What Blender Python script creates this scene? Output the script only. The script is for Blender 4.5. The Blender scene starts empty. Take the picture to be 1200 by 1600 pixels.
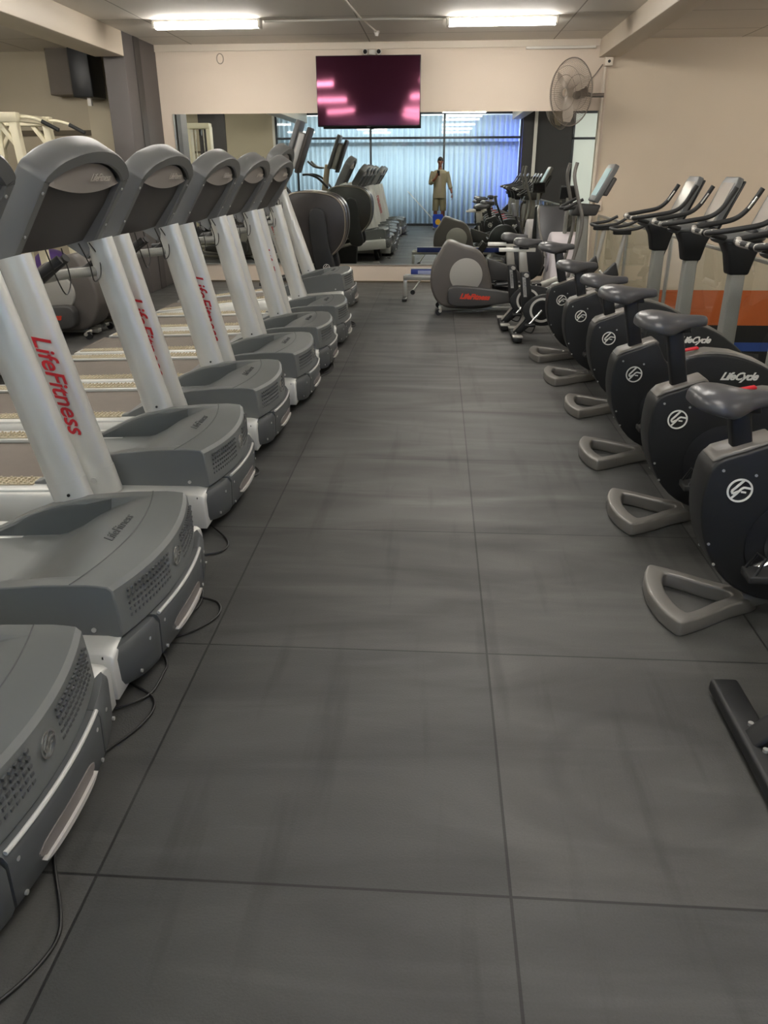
import bpy, bmesh, math, random
import numpy as np
from mathutils import Vector, Matrix, Euler

random.seed(7)
SC = bpy.context.scene
COL = SC.collection
PI = math.pi

# ---------------------------------------------------------------- camera
FPX = 1200.0
def make_camera():
    Yc = Vector((86, -532, FPX)).normalized()          # aisle direction in camera axes
    up = Yc.cross(Vector((1, -0.004, 0))).normalized()
    if up.y > 0: up = -up
    Xc = Yc.cross(up)
    cam = bpy.data.cameras.new('camera')
    cam.sensor_fit = 'VERTICAL'; cam.sensor_height = 36; cam.lens = 36*FPX/1600
    cam.clip_start = 0.01; cam.clip_end = 200
    o = bpy.data.objects.new('camera', cam); COL.objects.link(o)
    R = Matrix((Xc, Yc, up))                            # world = R @ cam vector
    right = R @ Vector((1, 0, 0)); u = R @ Vector((0, -1, 0)); back = R @ Vector((0, 0, -1))
    M = Matrix.Identity(4)
    for i in range(3):
        M[i][0] = right[i]; M[i][1] = u[i]; M[i][2] = back[i]
    M[0][3], M[1][3], M[2][3] = 0, 0, 1.5
    o.matrix_world = M
    SC.camera = o
make_camera()

# ---------------------------------------------------------------- exposure, world
SC.view_settings.view_transform = 'Standard'
SC.view_settings.look = 'None'
SC.view_settings.gamma = 1
SC.view_settings.use_curve_mapping = False
SC.view_settings.exposure = 1.38
TUBE = 24.0            # strength of the ceiling tubes
w = bpy.data.worlds.new('world'); SC.world = w; w.use_nodes = True
w.node_tree.nodes['Background'].inputs[0].default_value = (0.9, 0.85, 0.8, 1)
w.node_tree.nodes['Background'].inputs[1].default_value = 0.25

# ---------------------------------------------------------------- materials
def lin(h):
    h = h.lstrip('#'); r = [int(h[i:i+2], 16)/255 for i in (0, 2, 4)]
    return tuple(c/12.92 if c <= .04045 else ((c+.055)/1.055)**2.4 for c in r) + (1,)
MATS = {}
def mat(name, col, rough=.5, metal=0., noise=0., scale=40., bump=0., spec=.5, coat=0., emit=0., bscale=None, rnoise=0.):
    if name in MATS: return MATS[name]
    m = bpy.data.materials.new(name); m.use_nodes = True
    nt = m.node_tree; b = nt.nodes['Principled BSDF']; L = nt.links.new
    c = lin(col) if isinstance(col, str) else tuple(col)+(1,)
    b.inputs['Base Color'].default_value = c
    b.inputs['Roughness'].default_value = rough
    b.inputs['Metallic'].default_value = metal
    b.inputs['Specular IOR Level'].default_value = spec
    b.inputs['Coat Weight'].default_value = coat
    tc = nt.nodes.new('ShaderNodeTexCoord')
    if noise or rnoise:
        n = nt.nodes.new('ShaderNodeTexNoise'); n.inputs['Scale'].default_value = scale; n.inputs['Detail'].default_value = 5
        L(tc.outputs['Object'], n.inputs['Vector'])
        if noise:
            r = nt.nodes.new('ShaderNodeMapRange')
            r.inputs['To Min'].default_value = 1-noise; r.inputs['To Max'].default_value = 1+noise
            L(n.outputs['Fac'], r.inputs['Value'])
            v = nt.nodes.new('ShaderNodeVectorMath'); v.operation = 'SCALE'
            v.inputs[0].default_value = c[:3]; L(r.outputs[0], v.inputs['Scale']); L(v.outputs[0], b.inputs['Base Color'])
        if rnoise:
            r2 = nt.nodes.new('ShaderNodeMapRange')
            r2.inputs['To Min'].default_value = max(0, rough-rnoise); r2.inputs['To Max'].default_value = min(1, rough+rnoise)
            L(n.outputs['Fac'], r2.inputs['Value']); L(r2.outputs[0], b.inputs['Roughness'])
    if bump:
        n2 = nt.nodes.new('ShaderNodeTexNoise'); n2.inputs['Scale'].default_value = bscale or scale*4; n2.inputs['Detail'].default_value = 3
        L(tc.outputs['Object'], n2.inputs['Vector'])
        bp = nt.nodes.new('ShaderNodeBump'); bp.inputs['Strength'].default_value = bump; bp.inputs['Distance'].default_value = .002
        L(n2.outputs['Fac'], bp.inputs['Height']); L(bp.outputs[0], b.inputs['Normal'])
    if emit:
        b.inputs['Emission Color'].default_value = c; b.inputs['Emission Strength'].default_value = emit
    MATS[name] = m
    return m

SILVER = mat('silver_paint', '#d0d1cc', .30, .38, .04, 6, coat=.15)
SILVERF = mat('silver_frame', '#c3c4c0', .4, .2, .04, 8, coat=.1)
HOOD = mat('charcoal_hood_plastic', '#676a69', .42, 0, .05, 5, .15, bscale=900)
BUMP = mat('grey_bumper_plastic', '#4c4f50', .42, 0, .05, 6, .15, bscale=900)
FAIR = mat('dark_fairing_plastic', '#4a4e4e', .55, 0, .04, 9)
VENT = mat('vent_plastic', '#4e5051', .6)
CONF = mat('console_frame_plastic', '#636463', .42, 0, .05, 7, .1, bscale=700)
CONB = mat('console_back_plastic', '#3b3734', .5, 0, .05, 7, .1, bscale=700)
BADGE = mat('badge_grey', '#8d8781', .5)
BADGET = mat('badge_lettering', '#b9b2a8', .5)
BELT = mat('running_belt', '#6a625a', .75, 0, .1, 12, .2, bscale=600)
PADM = mat('foot_pad_rubber', '#aaa088', .7, 0, .05, 30)
RED = mat('red_lettering', '#b3202a', .45)
SCREW = mat('screw_metal', '#d0d0cc', .3, .7)
BLACKP = mat('black_plastic', '#191a1b', .5, 0, .08, 9, .12, bscale=800)
BLACKD = mat('deep_black_plastic', '#17181a', .45)
BLACKG = mat('black_rubber_grip', '#2b2b2b', .6, 0, .08, 30)
GREYM = mat('grey_cast_metal', '#716e69', .4, .25, .06, 12, coat=.1)
MAST = mat('mast_grey', '#8a8a84', .5, .2, .12, 160)
CHROME = mat('chrome', '#d8d8d4', .2, .95)
WHITEL = mat('white_lettering', '#e6e4dd', .4)
VINYL = mat('saddle_vinyl', '#48484a', .30, 0, .05, 14, .1, bscale=500)
SCREEN = mat('dark_screen_glass', '#a09a94', .18, 0, spec=.8)
SCREEND = mat('black_screen_glass', '#121418', .1, 0, spec=.8)
TEAL = mat('teal_screen', '#6a8a8e', .45, 0, spec=.3, emit=.12)
CORD = mat('cord_rubber', '#151515', .45)
CREAM = mat('cream_powder_coat', '#e4dcc0', .45, 0, .03, 10)
BROWNP = mat('brown_black_shroud', '#2e2926', .35, 0, .06, 5)
ELLIP = mat('elliptical_shroud', '#55504c', .45, 0, .05, 5)
ELLIPD = mat('elliptical_dark', '#3d3c3b', .5, 0, .05, 5)
ELLG = mat('elliptical_disc_grey', '#989690', .5)
BLUEP = mat('blue_label', '#2b3c86', .45)
WHITEM = mat('white_moulded_plastic', '#cfc8cb', .45, 0, .03, 6)

# ---------------------------------------------------------------- mesh builder
class MB:
    def __init__(s): s.v = []; s.f = []
    def add(s, vs, fs):
        n = len(s.v); s.v += [tuple(p) for p in vs]; s.f += [tuple(i+n for i in q) for q in fs]; return s
    def box(s, c, d, rot=None):
        x, y, z = d[0]/2, d[1]/2, d[2]/2
        P = [Vector((a*x, b*y, e*z)) for a in (-1, 1) for b in (-1, 1) for e in (-1, 1)]
        if rot: R = Euler(rot).to_matrix(); P = [R @ p for p in P]
        P = [p+Vector(c) for p in P]
        return s.add(P, [(0, 1, 3, 2), (4, 6, 7, 5), (0, 4, 5, 1), (2, 3, 7, 6), (0, 2, 6, 4), (1, 5, 7, 3)])
    def prism(s, pts, a, b, axis='y', hole=None):
        """pts: 2-D outline (x,z) extruded along y, or (x,y) along z, or (y,z) along x"""
        def P(p, t):
            return {'y': (p[0], t, p[1]), 'z': (p[0], p[1], t), 'x': (t, p[0], p[1])}[axis]
        n = len(pts)
        if hole is None:
            vs = [P(p, a) for p in pts]+[P(p, b) for p in pts]
            fs = [tuple(range(n))[::-1], tuple(range(n, 2*n))]+[(i, (i+1) % n, (i+1) % n+n, i+n) for i in range(n)]
            return s.add(vs, fs)
        vs = [P(p, a) for p in pts]+[P(p, a) for p in hole]+[P(p, b) for p in pts]+[P(p, b) for p in hole]
        fs = []
        for i in range(n):
            j = (i+1) % n
            fs += [(i, j, n+j, n+i), (2*n+i, 3*n+i, 3*n+j, 2*n+j), (i, 2*n+i, 2*n+j, j), (n+i, n+j, 3*n+j, 3*n+i)]
        return s.add(vs, fs)
    def tube(s, path, r, n=12, closed=False, flat=None, cap=True):
        path = [Vector(p) for p in path]; m = len(path)
        rs = r if isinstance(r, (list, tuple)) else [r]*m
        rings = []; prev = None
        for i, p in enumerate(path):
            if closed: t = path[(i+1) % m]-path[i-1]
            else: t = path[min(i+1, m-1)]-path[max(i-1, 0)]
            t.normalize()
            if prev is None:
                ref = Vector((0, 0, 1)) if abs(t.z) < .9 else Vector((1, 0, 0))
                if flat is not None: ref = Vector(flat[2])
                nx = (ref - t*ref.dot(t)).normalized()
            else: nx = (prev - t*prev.dot(t)).normalized()
            prev = nx; ny = t.cross(nx)
            e = []
            for k in range(n):
                a = 2*PI*k/n; ca, sa = math.cos(a), math.sin(a)
                if flat: ca *= flat[0]; sa *= flat[1]
                e.append(p+nx*ca*rs[i]+ny*sa*rs[i])
            rings.append(e)
        vs = [q for e in rings for q in e]; fs = []
        for i in range(m if closed else m-1):
            for k in range(n):
                a = i*n+k; b = i*n+(k+1) % n; c = ((i+1) % m)*n+(k+1) % n; d = ((i+1) % m)*n+k
                fs.append((a, b, c, d))
        if not closed and cap: fs += [tuple(range(n))[::-1], tuple(range((m-1)*n, m*n))]
        return s.add(vs, fs)
    def loft(s, rings, cap=True, wrap=True):
        n = len(rings[0]); vs = [q for e in rings for q in e]; fs = []
        for i in range(len(rings)-1):
            for k in range(n if wrap else n-1):
                fs.append((i*n+k, i*n+(k+1) % n, (i+1)*n+(k+1) % n, (i+1)*n+k))
        if cap: fs += [tuple(range(n))[::-1], tuple(range((len(rings)-1)*n, len(rings)*n))]
        return s.add(vs, fs)
    def disc(s, c, r, th, axis='y', n=32, r2=None, hole=0):
        r2 = r if r2 is None else r2
        c = Vector(c)
        def P(a, rr, t):
            u, v = rr*math.cos(a), rr*math.sin(a)
            return c+Vector({'y': (u, t, v), 'z': (u, v, t), 'x': (t, u, v)}[axis])
        A = [2*PI*k/n for k in range(n)]
        if not hole:
            return s.loft([[P(a, r, -th/2) for a in A], [P(a, r2, th/2) for a in A]])
        rg = [[P(a, r, -th/2) for a in A], [P(a, r2, th/2) for a in A], [P(a, hole, th/2) for a in A], [P(a, hole, -th/2) for a in A]]
        rg.append(rg[0]); return s.loft(rg, cap=False)
    def ell(s, c, d, n=20, m=12, rot=None):
        c = Vector(c); R = Euler(rot).to_matrix() if rot else Matrix.Identity(3)
        rings = []
        for i in range(m+1):
            t = -PI/2+PI*i/m; ct = max(math.cos(t), .004)
            rings.append([c+R @ Vector((d[0]*ct*math.cos(2*PI*k/n), d[1]*ct*math.sin(2*PI*k/n), d[2]*math.sin(t))) for k in range(n)])
        return s.loft(rings)
    def xf(s, M):
        s.v = [tuple(M @ Vector(p)) for p in s.v]; return s
    def build(s, name, m, parent=None, bevel=0, seg=2, smooth=38, sub=0):
        me = bpy.data.meshes.new(name); me.from_pydata(s.v, [], s.f)
        bm = bmesh.new(); bm.from_mesh(me)
        bmesh.ops.remove_doubles(bm, verts=bm.verts, dist=1e-6)
        bmesh.ops.recalc_face_normals(bm, faces=bm.faces)
        for f in bm.faces: f.smooth = True
        for e in bm.edges:
            if len(e.link_faces) == 2 and e.calc_face_angle(0) > math.radians(smooth): e.smooth = False
        if bevel:
            es = [e for e in bm.edges if not e.smooth]
            if es: 
                bmesh.ops.bevel(bm, geom=es, offset=bevel, segments=seg, affect='EDGES', clamp_overlap=True, profile=.5)
                for e in bm.edges:
                    e.smooth = not (len(e.link_faces) == 2 and e.calc_face_angle(0) > math.radians(50))
                for f in bm.faces: f.smooth = True
        bm.to_mesh(me); bm.free()
        me.materials.append(m)
        o = bpy.data.objects.new(name, me); COL.objects.link(o)
        if parent: o.parent = parent
        if sub:
            md = o.modifiers.new('s', 'SUBSURF'); md.levels = sub; md.render_levels = sub
        return o

def thing(name, label, cat, loc=(0, 0, 0), rz=0, group=None):
    o = bpy.data.objects.new(name, None); COL.objects.link(o); o.location = loc; o.rotation_euler = (0, 0, rz)
    o.empty_display_size = .1
    return tag(o, label, cat, group)
def tag(o, label, cat, group=None):
    o['label'] = label; o['category'] = cat
    if group: o['group'] = group
    return o
def struct(o): o['kind'] = 'structure'; return o
KIDS = {}
def kids(o): return [c for c in bpy.data.objects if c.parent == o]
def dup(o, loc=None, rz=None, label=None, parent=None):
    c = o.copy(); COL.objects.link(c)
    if parent is not None: c.parent = parent
    if loc is not None: c.location = loc
    if rz is not None: c.rotation_euler = (0, 0, rz)
    if label: c['label'] = label
    for k in kids(o): dup(k, parent=c)
    return c

def text_mesh(body, size, shear=0., extrude=.001, spacing=1.0, offset=0.0):
    """letters as mesh data: x right, y up, centred, thin extrusion in z"""
    cu = bpy.data.curves.new('t', 'FONT'); cu.body = body; cu.size = size; cu.shear = shear
    cu.extrude = extrude; cu.align_x = 'CENTER'; cu.align_y = 'CENTER'; cu.space_character = spacing; cu.offset = offset
    cu.resolution_u = 3
    o = bpy.data.objects.new('t', cu); COL.objects.link(o)
    bpy.context.view_layer.update()
    me = bpy.data.meshes.new_from_object(o.evaluated_get(bpy.context.evaluated_depsgraph_get()))
    vs = [tuple(v.co) for v in me.vertices]; fs = [tuple(p.vertices) for p in me.polygons]
    bpy.data.objects.remove(o); bpy.data.curves.remove(cu); bpy.data.meshes.remove(me)
    b = MB(); b.v = vs; b.f = fs; return b
def frame(origin, right, up):
    r = Vector(right).normalized(); u = Vector(up); u = (u-r*u.dot(r)).normalized(); n = r.cross(u)
    M = Matrix.Identity(4)
    for i in range(3): M[i][0] = r[i]; M[i][1] = u[i]; M[i][2] = n[i]; M[i][3] = origin[i]
    return M
def lerp(a, b, t): return a+(b-a)*t
def sm(x, a, b):
    t = min(1, max(0, (x-a)/(b-a))); return t*t*(3-2*t)
def spline(pts, k=6, closed=False):
    P = [Vector(p) for p in pts]; out = []; n = len(P)
    for i in range(n if closed else n-1):
        p0 = P[(i-1) % n] if closed or i > 0 else P[i]; p1 = P[i]; p2 = P[(i+1) % n]
        p3 = P[(i+2) % n] if closed or i+2 < n else p2
        for j in range(k):
            t = j/k; out.append(.5*((2*p1)+(-p0+p2)*t+(2*p0-5*p1+4*p2-p3)*t*t+(-p0+3*p1-3*p2+p3)*t**3))
    if not closed: out.append(P[-1])
    return out
def spl2(pts, k=4):      # closed 2-D
    return [(p.x, p.y) for p in spline([(a, b, 0) for a, b in pts], k, True)]
def interp(x, xs, ys): return float(np.interp(x, xs, ys))

# ================================================================ SETTING
def floor_mat():
    m = bpy.data.materials.new('rubber_tile_floor'); m.use_nodes = True
    nt = m.node_tree; N = nt.nodes.new; L = nt.links.new; b = nt.nodes['Principled BSDF']
    tc = N('ShaderNodeTexCoord')
    mp = N('ShaderNodeMapping'); mp.inputs['Location'].default_value = (-.20+9.6, -.29+9.6, 0)
    L(tc.outputs['Object'], mp.inputs['Vector'])
    br = N('ShaderNodeTexBrick'); br.offset = 0; br.squash = 1
    br.inputs['Scale'].default_value = 1; br.inputs['Brick Width'].default_value = .96; br.inputs['Row Height'].default_value = .96
    br.inputs['Mortar Size'].default_value = .0042; br.inputs['Mortar Smooth'].default_value = .3
    br.inputs['Color1'].default_value = (0.044, .045, .043, 1); br.inputs['Color2'].default_value = (.062, .061, .057, 1)
    br.inputs['Mortar'].default_value = (.012, .012, .012, 1)
    L(mp.outputs[0], br.inputs['Vector'])
    # worn greyish scuffs, stretched along the aisle and across it
    n1 = N('ShaderNodeTexNoise'); n1.inputs['Scale'].default_value = 1.3; n1.inputs['Detail'].default_value = 5; n1.inputs['Distortion'].default_value = 1.5
    m2 = N('ShaderNodeMapping'); m2.inputs['Scale'].default_value = (.6, 2.2, 1); m2.inputs['Rotation'].default_value = (0, 0, .1)
    L(tc.outputs['Object'], m2.inputs['Vector']); L(m2.outputs[0], n1.inputs['Vector'])
    n2 = N('ShaderNodeTexNoise'); n2.inputs['Scale'].default_value = 180; n2.inputs['Detail'].default_value = 2
    L(tc.outputs['Object'], n2.inputs['Vector'])
    r1 = N('ShaderNodeMapRange'); r1.inputs['From Min'].default_value = .3; r1.inputs['From Max'].default_value = .75
    r1.inputs['To Min'].default_value = .78; r1.inputs['To Max'].default_value = 1.3; L(n1.outputs['Fac'], r1.inputs['Value'])
    r2 = N('ShaderNodeMapRange'); r2.inputs['To Min'].default_value = .85; r2.inputs['To Max'].default_value = 1.15; L(n2.outputs['Fac'], r2.inputs['Value'])
    mu0 = N('ShaderNodeMath'); mu0.operation = 'MULTIPLY'; L(r1.outputs[0], mu0.inputs[0]); L(r2.outputs[0], mu0.inputs[1])
    # drag marks: long dull streaks along the aisle, and pale wiped strokes across it
    m3 = N('ShaderNodeMapping'); m3.inputs['Scale'].default_value = (9, .8, 1); m3.inputs['Rotation'].default_value = (0, 0, -.12)
    n3 = N('ShaderNodeTexNoise'); n3.inputs['Scale'].default_value = 1; n3.inputs['Detail'].default_value = 4; L(tc.outputs['Object'], m3.inputs['Vector']); L(m3.outputs[0], n3.inputs['Vector'])
    r3 = N('ShaderNodeMapRange'); r3.inputs['From Min'].default_value = .56; r3.inputs['From Max'].default_value = .68; r3.inputs['To Min'].default_value = 1; r3.inputs['To Max'].default_value = .68; L(n3.outputs['Fac'], r3.inputs['Value'])
    m4 = N('ShaderNodeMapping'); m4.inputs['Scale'].default_value = (1.1, 7, 1); m4.inputs['Rotation'].default_value = (0, 0, .15); m4.inputs['Location'].default_value = (3, 7, 0)
    n4 = N('ShaderNodeTexNoise'); n4.inputs['Scale'].default_value = 1; n4.inputs['Detail'].default_value = 4; n4.inputs['Distortion'].default_value = .8; L(tc.outputs['Object'], m4.inputs['Vector']); L(m4.outputs[0], n4.inputs['Vector'])
    r4 = N('ShaderNodeMapRange'); r4.inputs['From Min'].default_value = .55; r4.inputs['From Max'].default_value = .72; r4.inputs['To Min'].default_value = 1; r4.inputs['To Max'].default_value = 1.35; L(n4.outputs['Fac'], r4.inputs['Value'])
    mu1 = N('ShaderNodeMath'); mu1.operation = 'MULTIPLY'; L(r3.outputs[0], mu1.inputs[0]); L(r4.outputs[0], mu1.inputs[1])
    # one round scuff worn into the rubber
    dd = N('ShaderNodeVectorMath'); dd.operation = 'DISTANCE'; dd.inputs[1].default_value = (.60, 1.66, 0); L(tc.outputs['Object'], dd.inputs[0])
    ds = N('ShaderNodeMath'); ds.operation = 'SUBTRACT'; ds.inputs[1].default_value = .25; L(dd.outputs['Value'], ds.inputs[0])
    da = N('ShaderNodeMath'); da.operation = 'ABSOLUTE'; L(ds.outputs[0], da.inputs[0])
    dn_ = N('ShaderNodeMath'); dn_.operation = 'MULTIPLY'; L(n4.outputs['Fac'], dn_.inputs[0]); dn_.inputs[1].default_value = .07; 
    dr = N('ShaderNodeMath'); dr.operation = 'SUBTRACT'; L(da.outputs[0], dr.inputs[0]); L(dn_.outputs[0], dr.inputs[1])
    r5 = N('ShaderNodeMapRange'); r5.inputs['From Min'].default_value = -.02; r5.inputs['From Max'].default_value = .01; r5.inputs['To Min'].default_value = .84; r5.inputs['To Max'].default_value = 1; L(dr.outputs[0], r5.inputs['Value'])
    mu2 = N('ShaderNodeMath'); mu2.operation = 'MULTIPLY'; L(mu1.outputs[0], mu2.inputs[0]); L(r5.outputs[0], mu2.inputs[1])
    mu = N('ShaderNodeMath'); mu.operation = 'MULTIPLY'; L(mu0.outputs[0], mu.inputs[0]); L(mu2.outputs[0], mu.inputs[1])
    sc = N('ShaderNodeVectorMath'); sc.operation = 'SCALE'; L(br.outputs['Color'], sc.inputs[0]); L(mu.outputs[0], sc.inputs['Scale'])
    L(sc.outputs[0], b.inputs['Base Color'])
    rr = N('ShaderNodeMapRange'); rr.inputs['From Min'].default_value = .3; rr.inputs['From Max'].default_value = .75
    rr.inputs['To Min'].default_value = .62; rr.inputs['To Max'].default_value = .46; L(n1.outputs['Fac'], rr.inputs['Value'])
    L(rr.outputs[0], b.inputs['Roughness'])
    ad = N('ShaderNodeMath'); ad.operation = 'SUBTRACT'; L(n2.outputs['Fac'], ad.inputs[0]); L(br.outputs['Fac'], ad.inputs[1])
    bp = N('ShaderNodeBump'); bp.inputs['Strength'].default_value = .25; bp.inputs['Distance'].default_value = .004
    L(ad.outputs[0], bp.inputs['Height']); L(bp.outputs[0], b.inputs['Normal'])
    return m
def banded_wall():
    m = mat('far_wall_bands', '#cfc0aa', .7, 0, .03, 2)
    nt = m.node_tree; N = nt.nodes.new; L = nt.links.new; b = nt.nodes['Principled BSDF']
    src = b.inputs['Base Color'].links[0].from_socket
    tc = N('ShaderNodeTexCoord'); sp = N('ShaderNodeSeparateXYZ'); L(tc.outputs['Object'], sp.inputs[0])
    prev = src
    for z, c in ((-.09, '#c9642c'), (-.59, '#1d1d1f'), (-.84, '#2f4f9c'), (-.97, '#1d1d1f')):
        lt = N('ShaderNodeMath'); lt.operation = 'LESS_THAN'; lt.inputs[1].default_value = z; L(sp.outputs['Z'], lt.inputs[0])
        mx = N('ShaderNodeMix'); mx.data_type = 'RGBA'; L(lt.outputs[0], mx.inputs[0]); L(prev, mx.inputs[6]); mx.inputs[7].default_value = lin(c)
        prev = mx.outputs[2]
    L(prev, b.inputs['Base Color']); return m
def ceil_mat():
    m = mat('ceiling_boards', '#e6dfd5', .75, 0, .04, 1.5)
    nt = m.node_tree; N = nt.nodes.new; L = nt.links.new; b = nt.nodes['Principled BSDF']
    src = b.inputs['Base Color'].links[0].from_socket
    tc = N('ShaderNodeTexCoord'); mp = N('ShaderNodeMapping'); mp.inputs['Location'].default_value = (12.0+.95, 12-.3, 0)
    L(tc.outputs['Object'], mp.inputs['Vector'])
    br = N('ShaderNodeTexBrick'); br.offset = 0; br.inputs['Scale'].default_value = 1
    br.inputs['Brick Width'].default_value = 2.4; br.inputs['Row Height'].default_value = 1.2; br.inputs['Mortar Size'].default_value = .008
    br.inputs['Color1'].default_value = br.inputs['Color2'].default_value = (1, 1, 1, 1); br.inputs['Mortar'].default_value = (.45, .43, .4, 1)
    L(mp.outputs[0], br.inputs['Vector'])
    mx = N('ShaderNodeMix'); mx.data_type = 'RGBA'; mx.blend_type = 'MULTIPLY'; mx.inputs[0].default_value = 1
    L(src, mx.inputs[6]); L(br.outputs['Color'], mx.inputs[7]); L(mx.outputs[2], b.inputs['Base Color']); return m
def glass_mat(name, tint, boost=0.0):
    m = bpy.data.materials.new(name); m.use_nodes = True; nt = m.node_tree; nt.nodes.clear(); N = nt.nodes.new; L = nt.links.new
    o = N('ShaderNodeOutputMaterial'); t = N('ShaderNodeBsdfTransparent'); t.inputs[0].default_value = tint+(1,)
    g = N('ShaderNodeBsdfGlossy'); g.inputs['Roughness'].default_value = .02
    f = N('ShaderNodeFresnel'); f.inputs[0].default_value = 1.5
    a = N('ShaderNodeMath'); a.operation = 'ADD'; a.inputs[1].default_value = boost; a.use_clamp = True; L(f.outputs[0], a.inputs[0])
    gm = N('ShaderNodeNewGeometry'); iv = N('ShaderNodeMath'); iv.operation = 'SUBTRACT'; iv.inputs[0].default_value = 1; L(gm.outputs['Backfacing'], iv.inputs[1])
    mm_ = N('ShaderNodeMath'); mm_.operation = 'MULTIPLY'; L(a.outputs[0], mm_.inputs[0]); L(iv.outputs[0], mm_.inputs[1]); a = mm_
    mx = N('ShaderNodeMixShader'); L(a.outputs[0], mx.inputs[0]); L(t.outputs[0], mx.inputs[1]); L(g.outputs[0], mx.inputs[2]); L(mx.outputs[0], o.inputs[0])
    return m
BEIGE = mat('beige_wall_paint', '#d6c7b6', .7, 0, .025, 1.5)
OLIVE = mat('olive_wall_paint', '#b8ad96', .7, 0, .04, 2)
DARKW = mat('dark_grey_paint', '#5b5654', .6, 0, .04, 3)
TRIM = mat('cream_trim', '#d5c9b8', .5)
GLASS = glass_mat('balustrade_glass', (.96, .985, .96), .05)
WGLASS = glass_mat('window_glass', (.9, .93, .95), .02)

def wallbox(name, x0, x1, y0, y1, z0, z1, m, **k):
    return struct(MB().box(((x0+x1)/2, (y0+y1)/2, (z0+z1)/2), (x1-x0, y1-y0, z1-z0)).build(name, m, **k))
wallbox('floor', -9, 2.30, -1.35, 12.2, -.12, 0, floor_mat())
wallbox('floor_lower', 2.30, 6.6, -2.2, 11.9, -2.7, -2.6, mat('lower_floor', '#3c3b39', .6, 0, .1, 3))
wallbox('floor_beyond', -9, 2.4, -4.2, -1.35, -.12, 0, mat('studio_floor', '#6a6a6c', .6))
wallbox('ceiling', -9.1, 6.6, -4.2, 12.3, 3.07, 3.2, ceil_mat())
wallbox('wall_back', -3.87, 2.2, 11.78, 11.95, 0, 3.07, BEIGE)
wallbox('wall_back_right', 2.2, 6.6, 11.78, 11.95, -2.7, 3.07, banded_wall())
wallbox('wall_back_left', -9.1, -4.0, 12.2, 12.35, 0, 3.07, OLIVE)
wallbox('wall_left', -9.15, -9.0, -4.2, 12.3, 0, 3.07, OLIVE)
wallbox('wall_right', 6.5, 6.65, -2.2, 11.9, -2.7, 3.07, BEIGE)
wallbox('wall_front_left', -9.1, -4.85, -1.5, -1.34, 0, 3.07, OLIVE)
wallbox('wall_front_right', 2.38, 3.8, -1.5, -1.34, -2.7, 3.07, mat('charcoal_wall', '#3b3a3b', .6))
wallbox('wall_front_low', 3.8, 6.6, -1.5, -1.34, -2.7, .3, DARKW)
wallbox('wall_lower_side', 2.18, 2.30, -1.35, 11.78, -2.6, -.12, DARKW)
wallbox('wall_studio', -9.1, 2.5, -4.3, -4.2, 0, 3.07, mat('studio_wall', '#c5cbd0', .7))
wallbox('wall_studio_side', 2.38, 2.5, -4.2, -1.5, 0, 3.07, mat('studio_wall', '#c5cbd0', .7))
wallbox('pillar_left', -4.14, -3.87, 10.6, 12.2, 0, 3.07, DARKW, bevel=.006)
struct(MB().box((-3.862, 11.05, 1.535), (.012, .20, 3.06)).build('trim_9', mat('pillar_recess', '#3f3b39', .6)))
wallbox('pillar_pale', -5.0, -4.3, 12.0, 12.2, 0, 3.07, mat('pale_pillar', '#c4b9a0', .7, 0, .03, 3))
wallbox('beam_left', -4.24, -3.87, -1.34, 10.6, 2.80, 3.07, TRIM, bevel=.008)
wallbox('beam_right', 2.06, 2.32, -1.34, 11.78, 2.86, 3.07, TRIM, bevel=.008)
wallbox('trim_1', -3.87, 2.06, 11.755, 11.78, 2.99, 3.07, TRIM)
wallbox('trim_2', -9, -5.0, 12.17, 12.2, 2.0, 2.07, mat('dark_rail', '#5d5341', .6))
wallbox('trim_3', -3.87, 2.2, 11.765, 11.78, 0, .02, mat('dark_rail', '#5d5341', .6))
wallbox('trim_4', -4.9, -4.83, -1.36, -1.30, 0, 3.07, mat('white_jamb', '#e0ddd6', .5))
wallbox('trim_5', 2.70, 2.79, -1.36, -1.28, -.1, 3.07, mat('white_jamb', '#e0ddd6', .5))
wallbox('trim_6', -7.1, -6.3, -1.345, -1.31, 0, 3.07, mat('dark_panel', '#3f3b3a', .5))
wallbox('trim_7', -9, -6.3, -1.345, -1.32, 2.02, 2.08, mat('dark_rail', '#5d5341', .6))
wallbox('trim_8', 2.2, 2.32, -1.34, 11.78, -.02, .05, mat('kerb', '#6b6862', .6))

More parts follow.
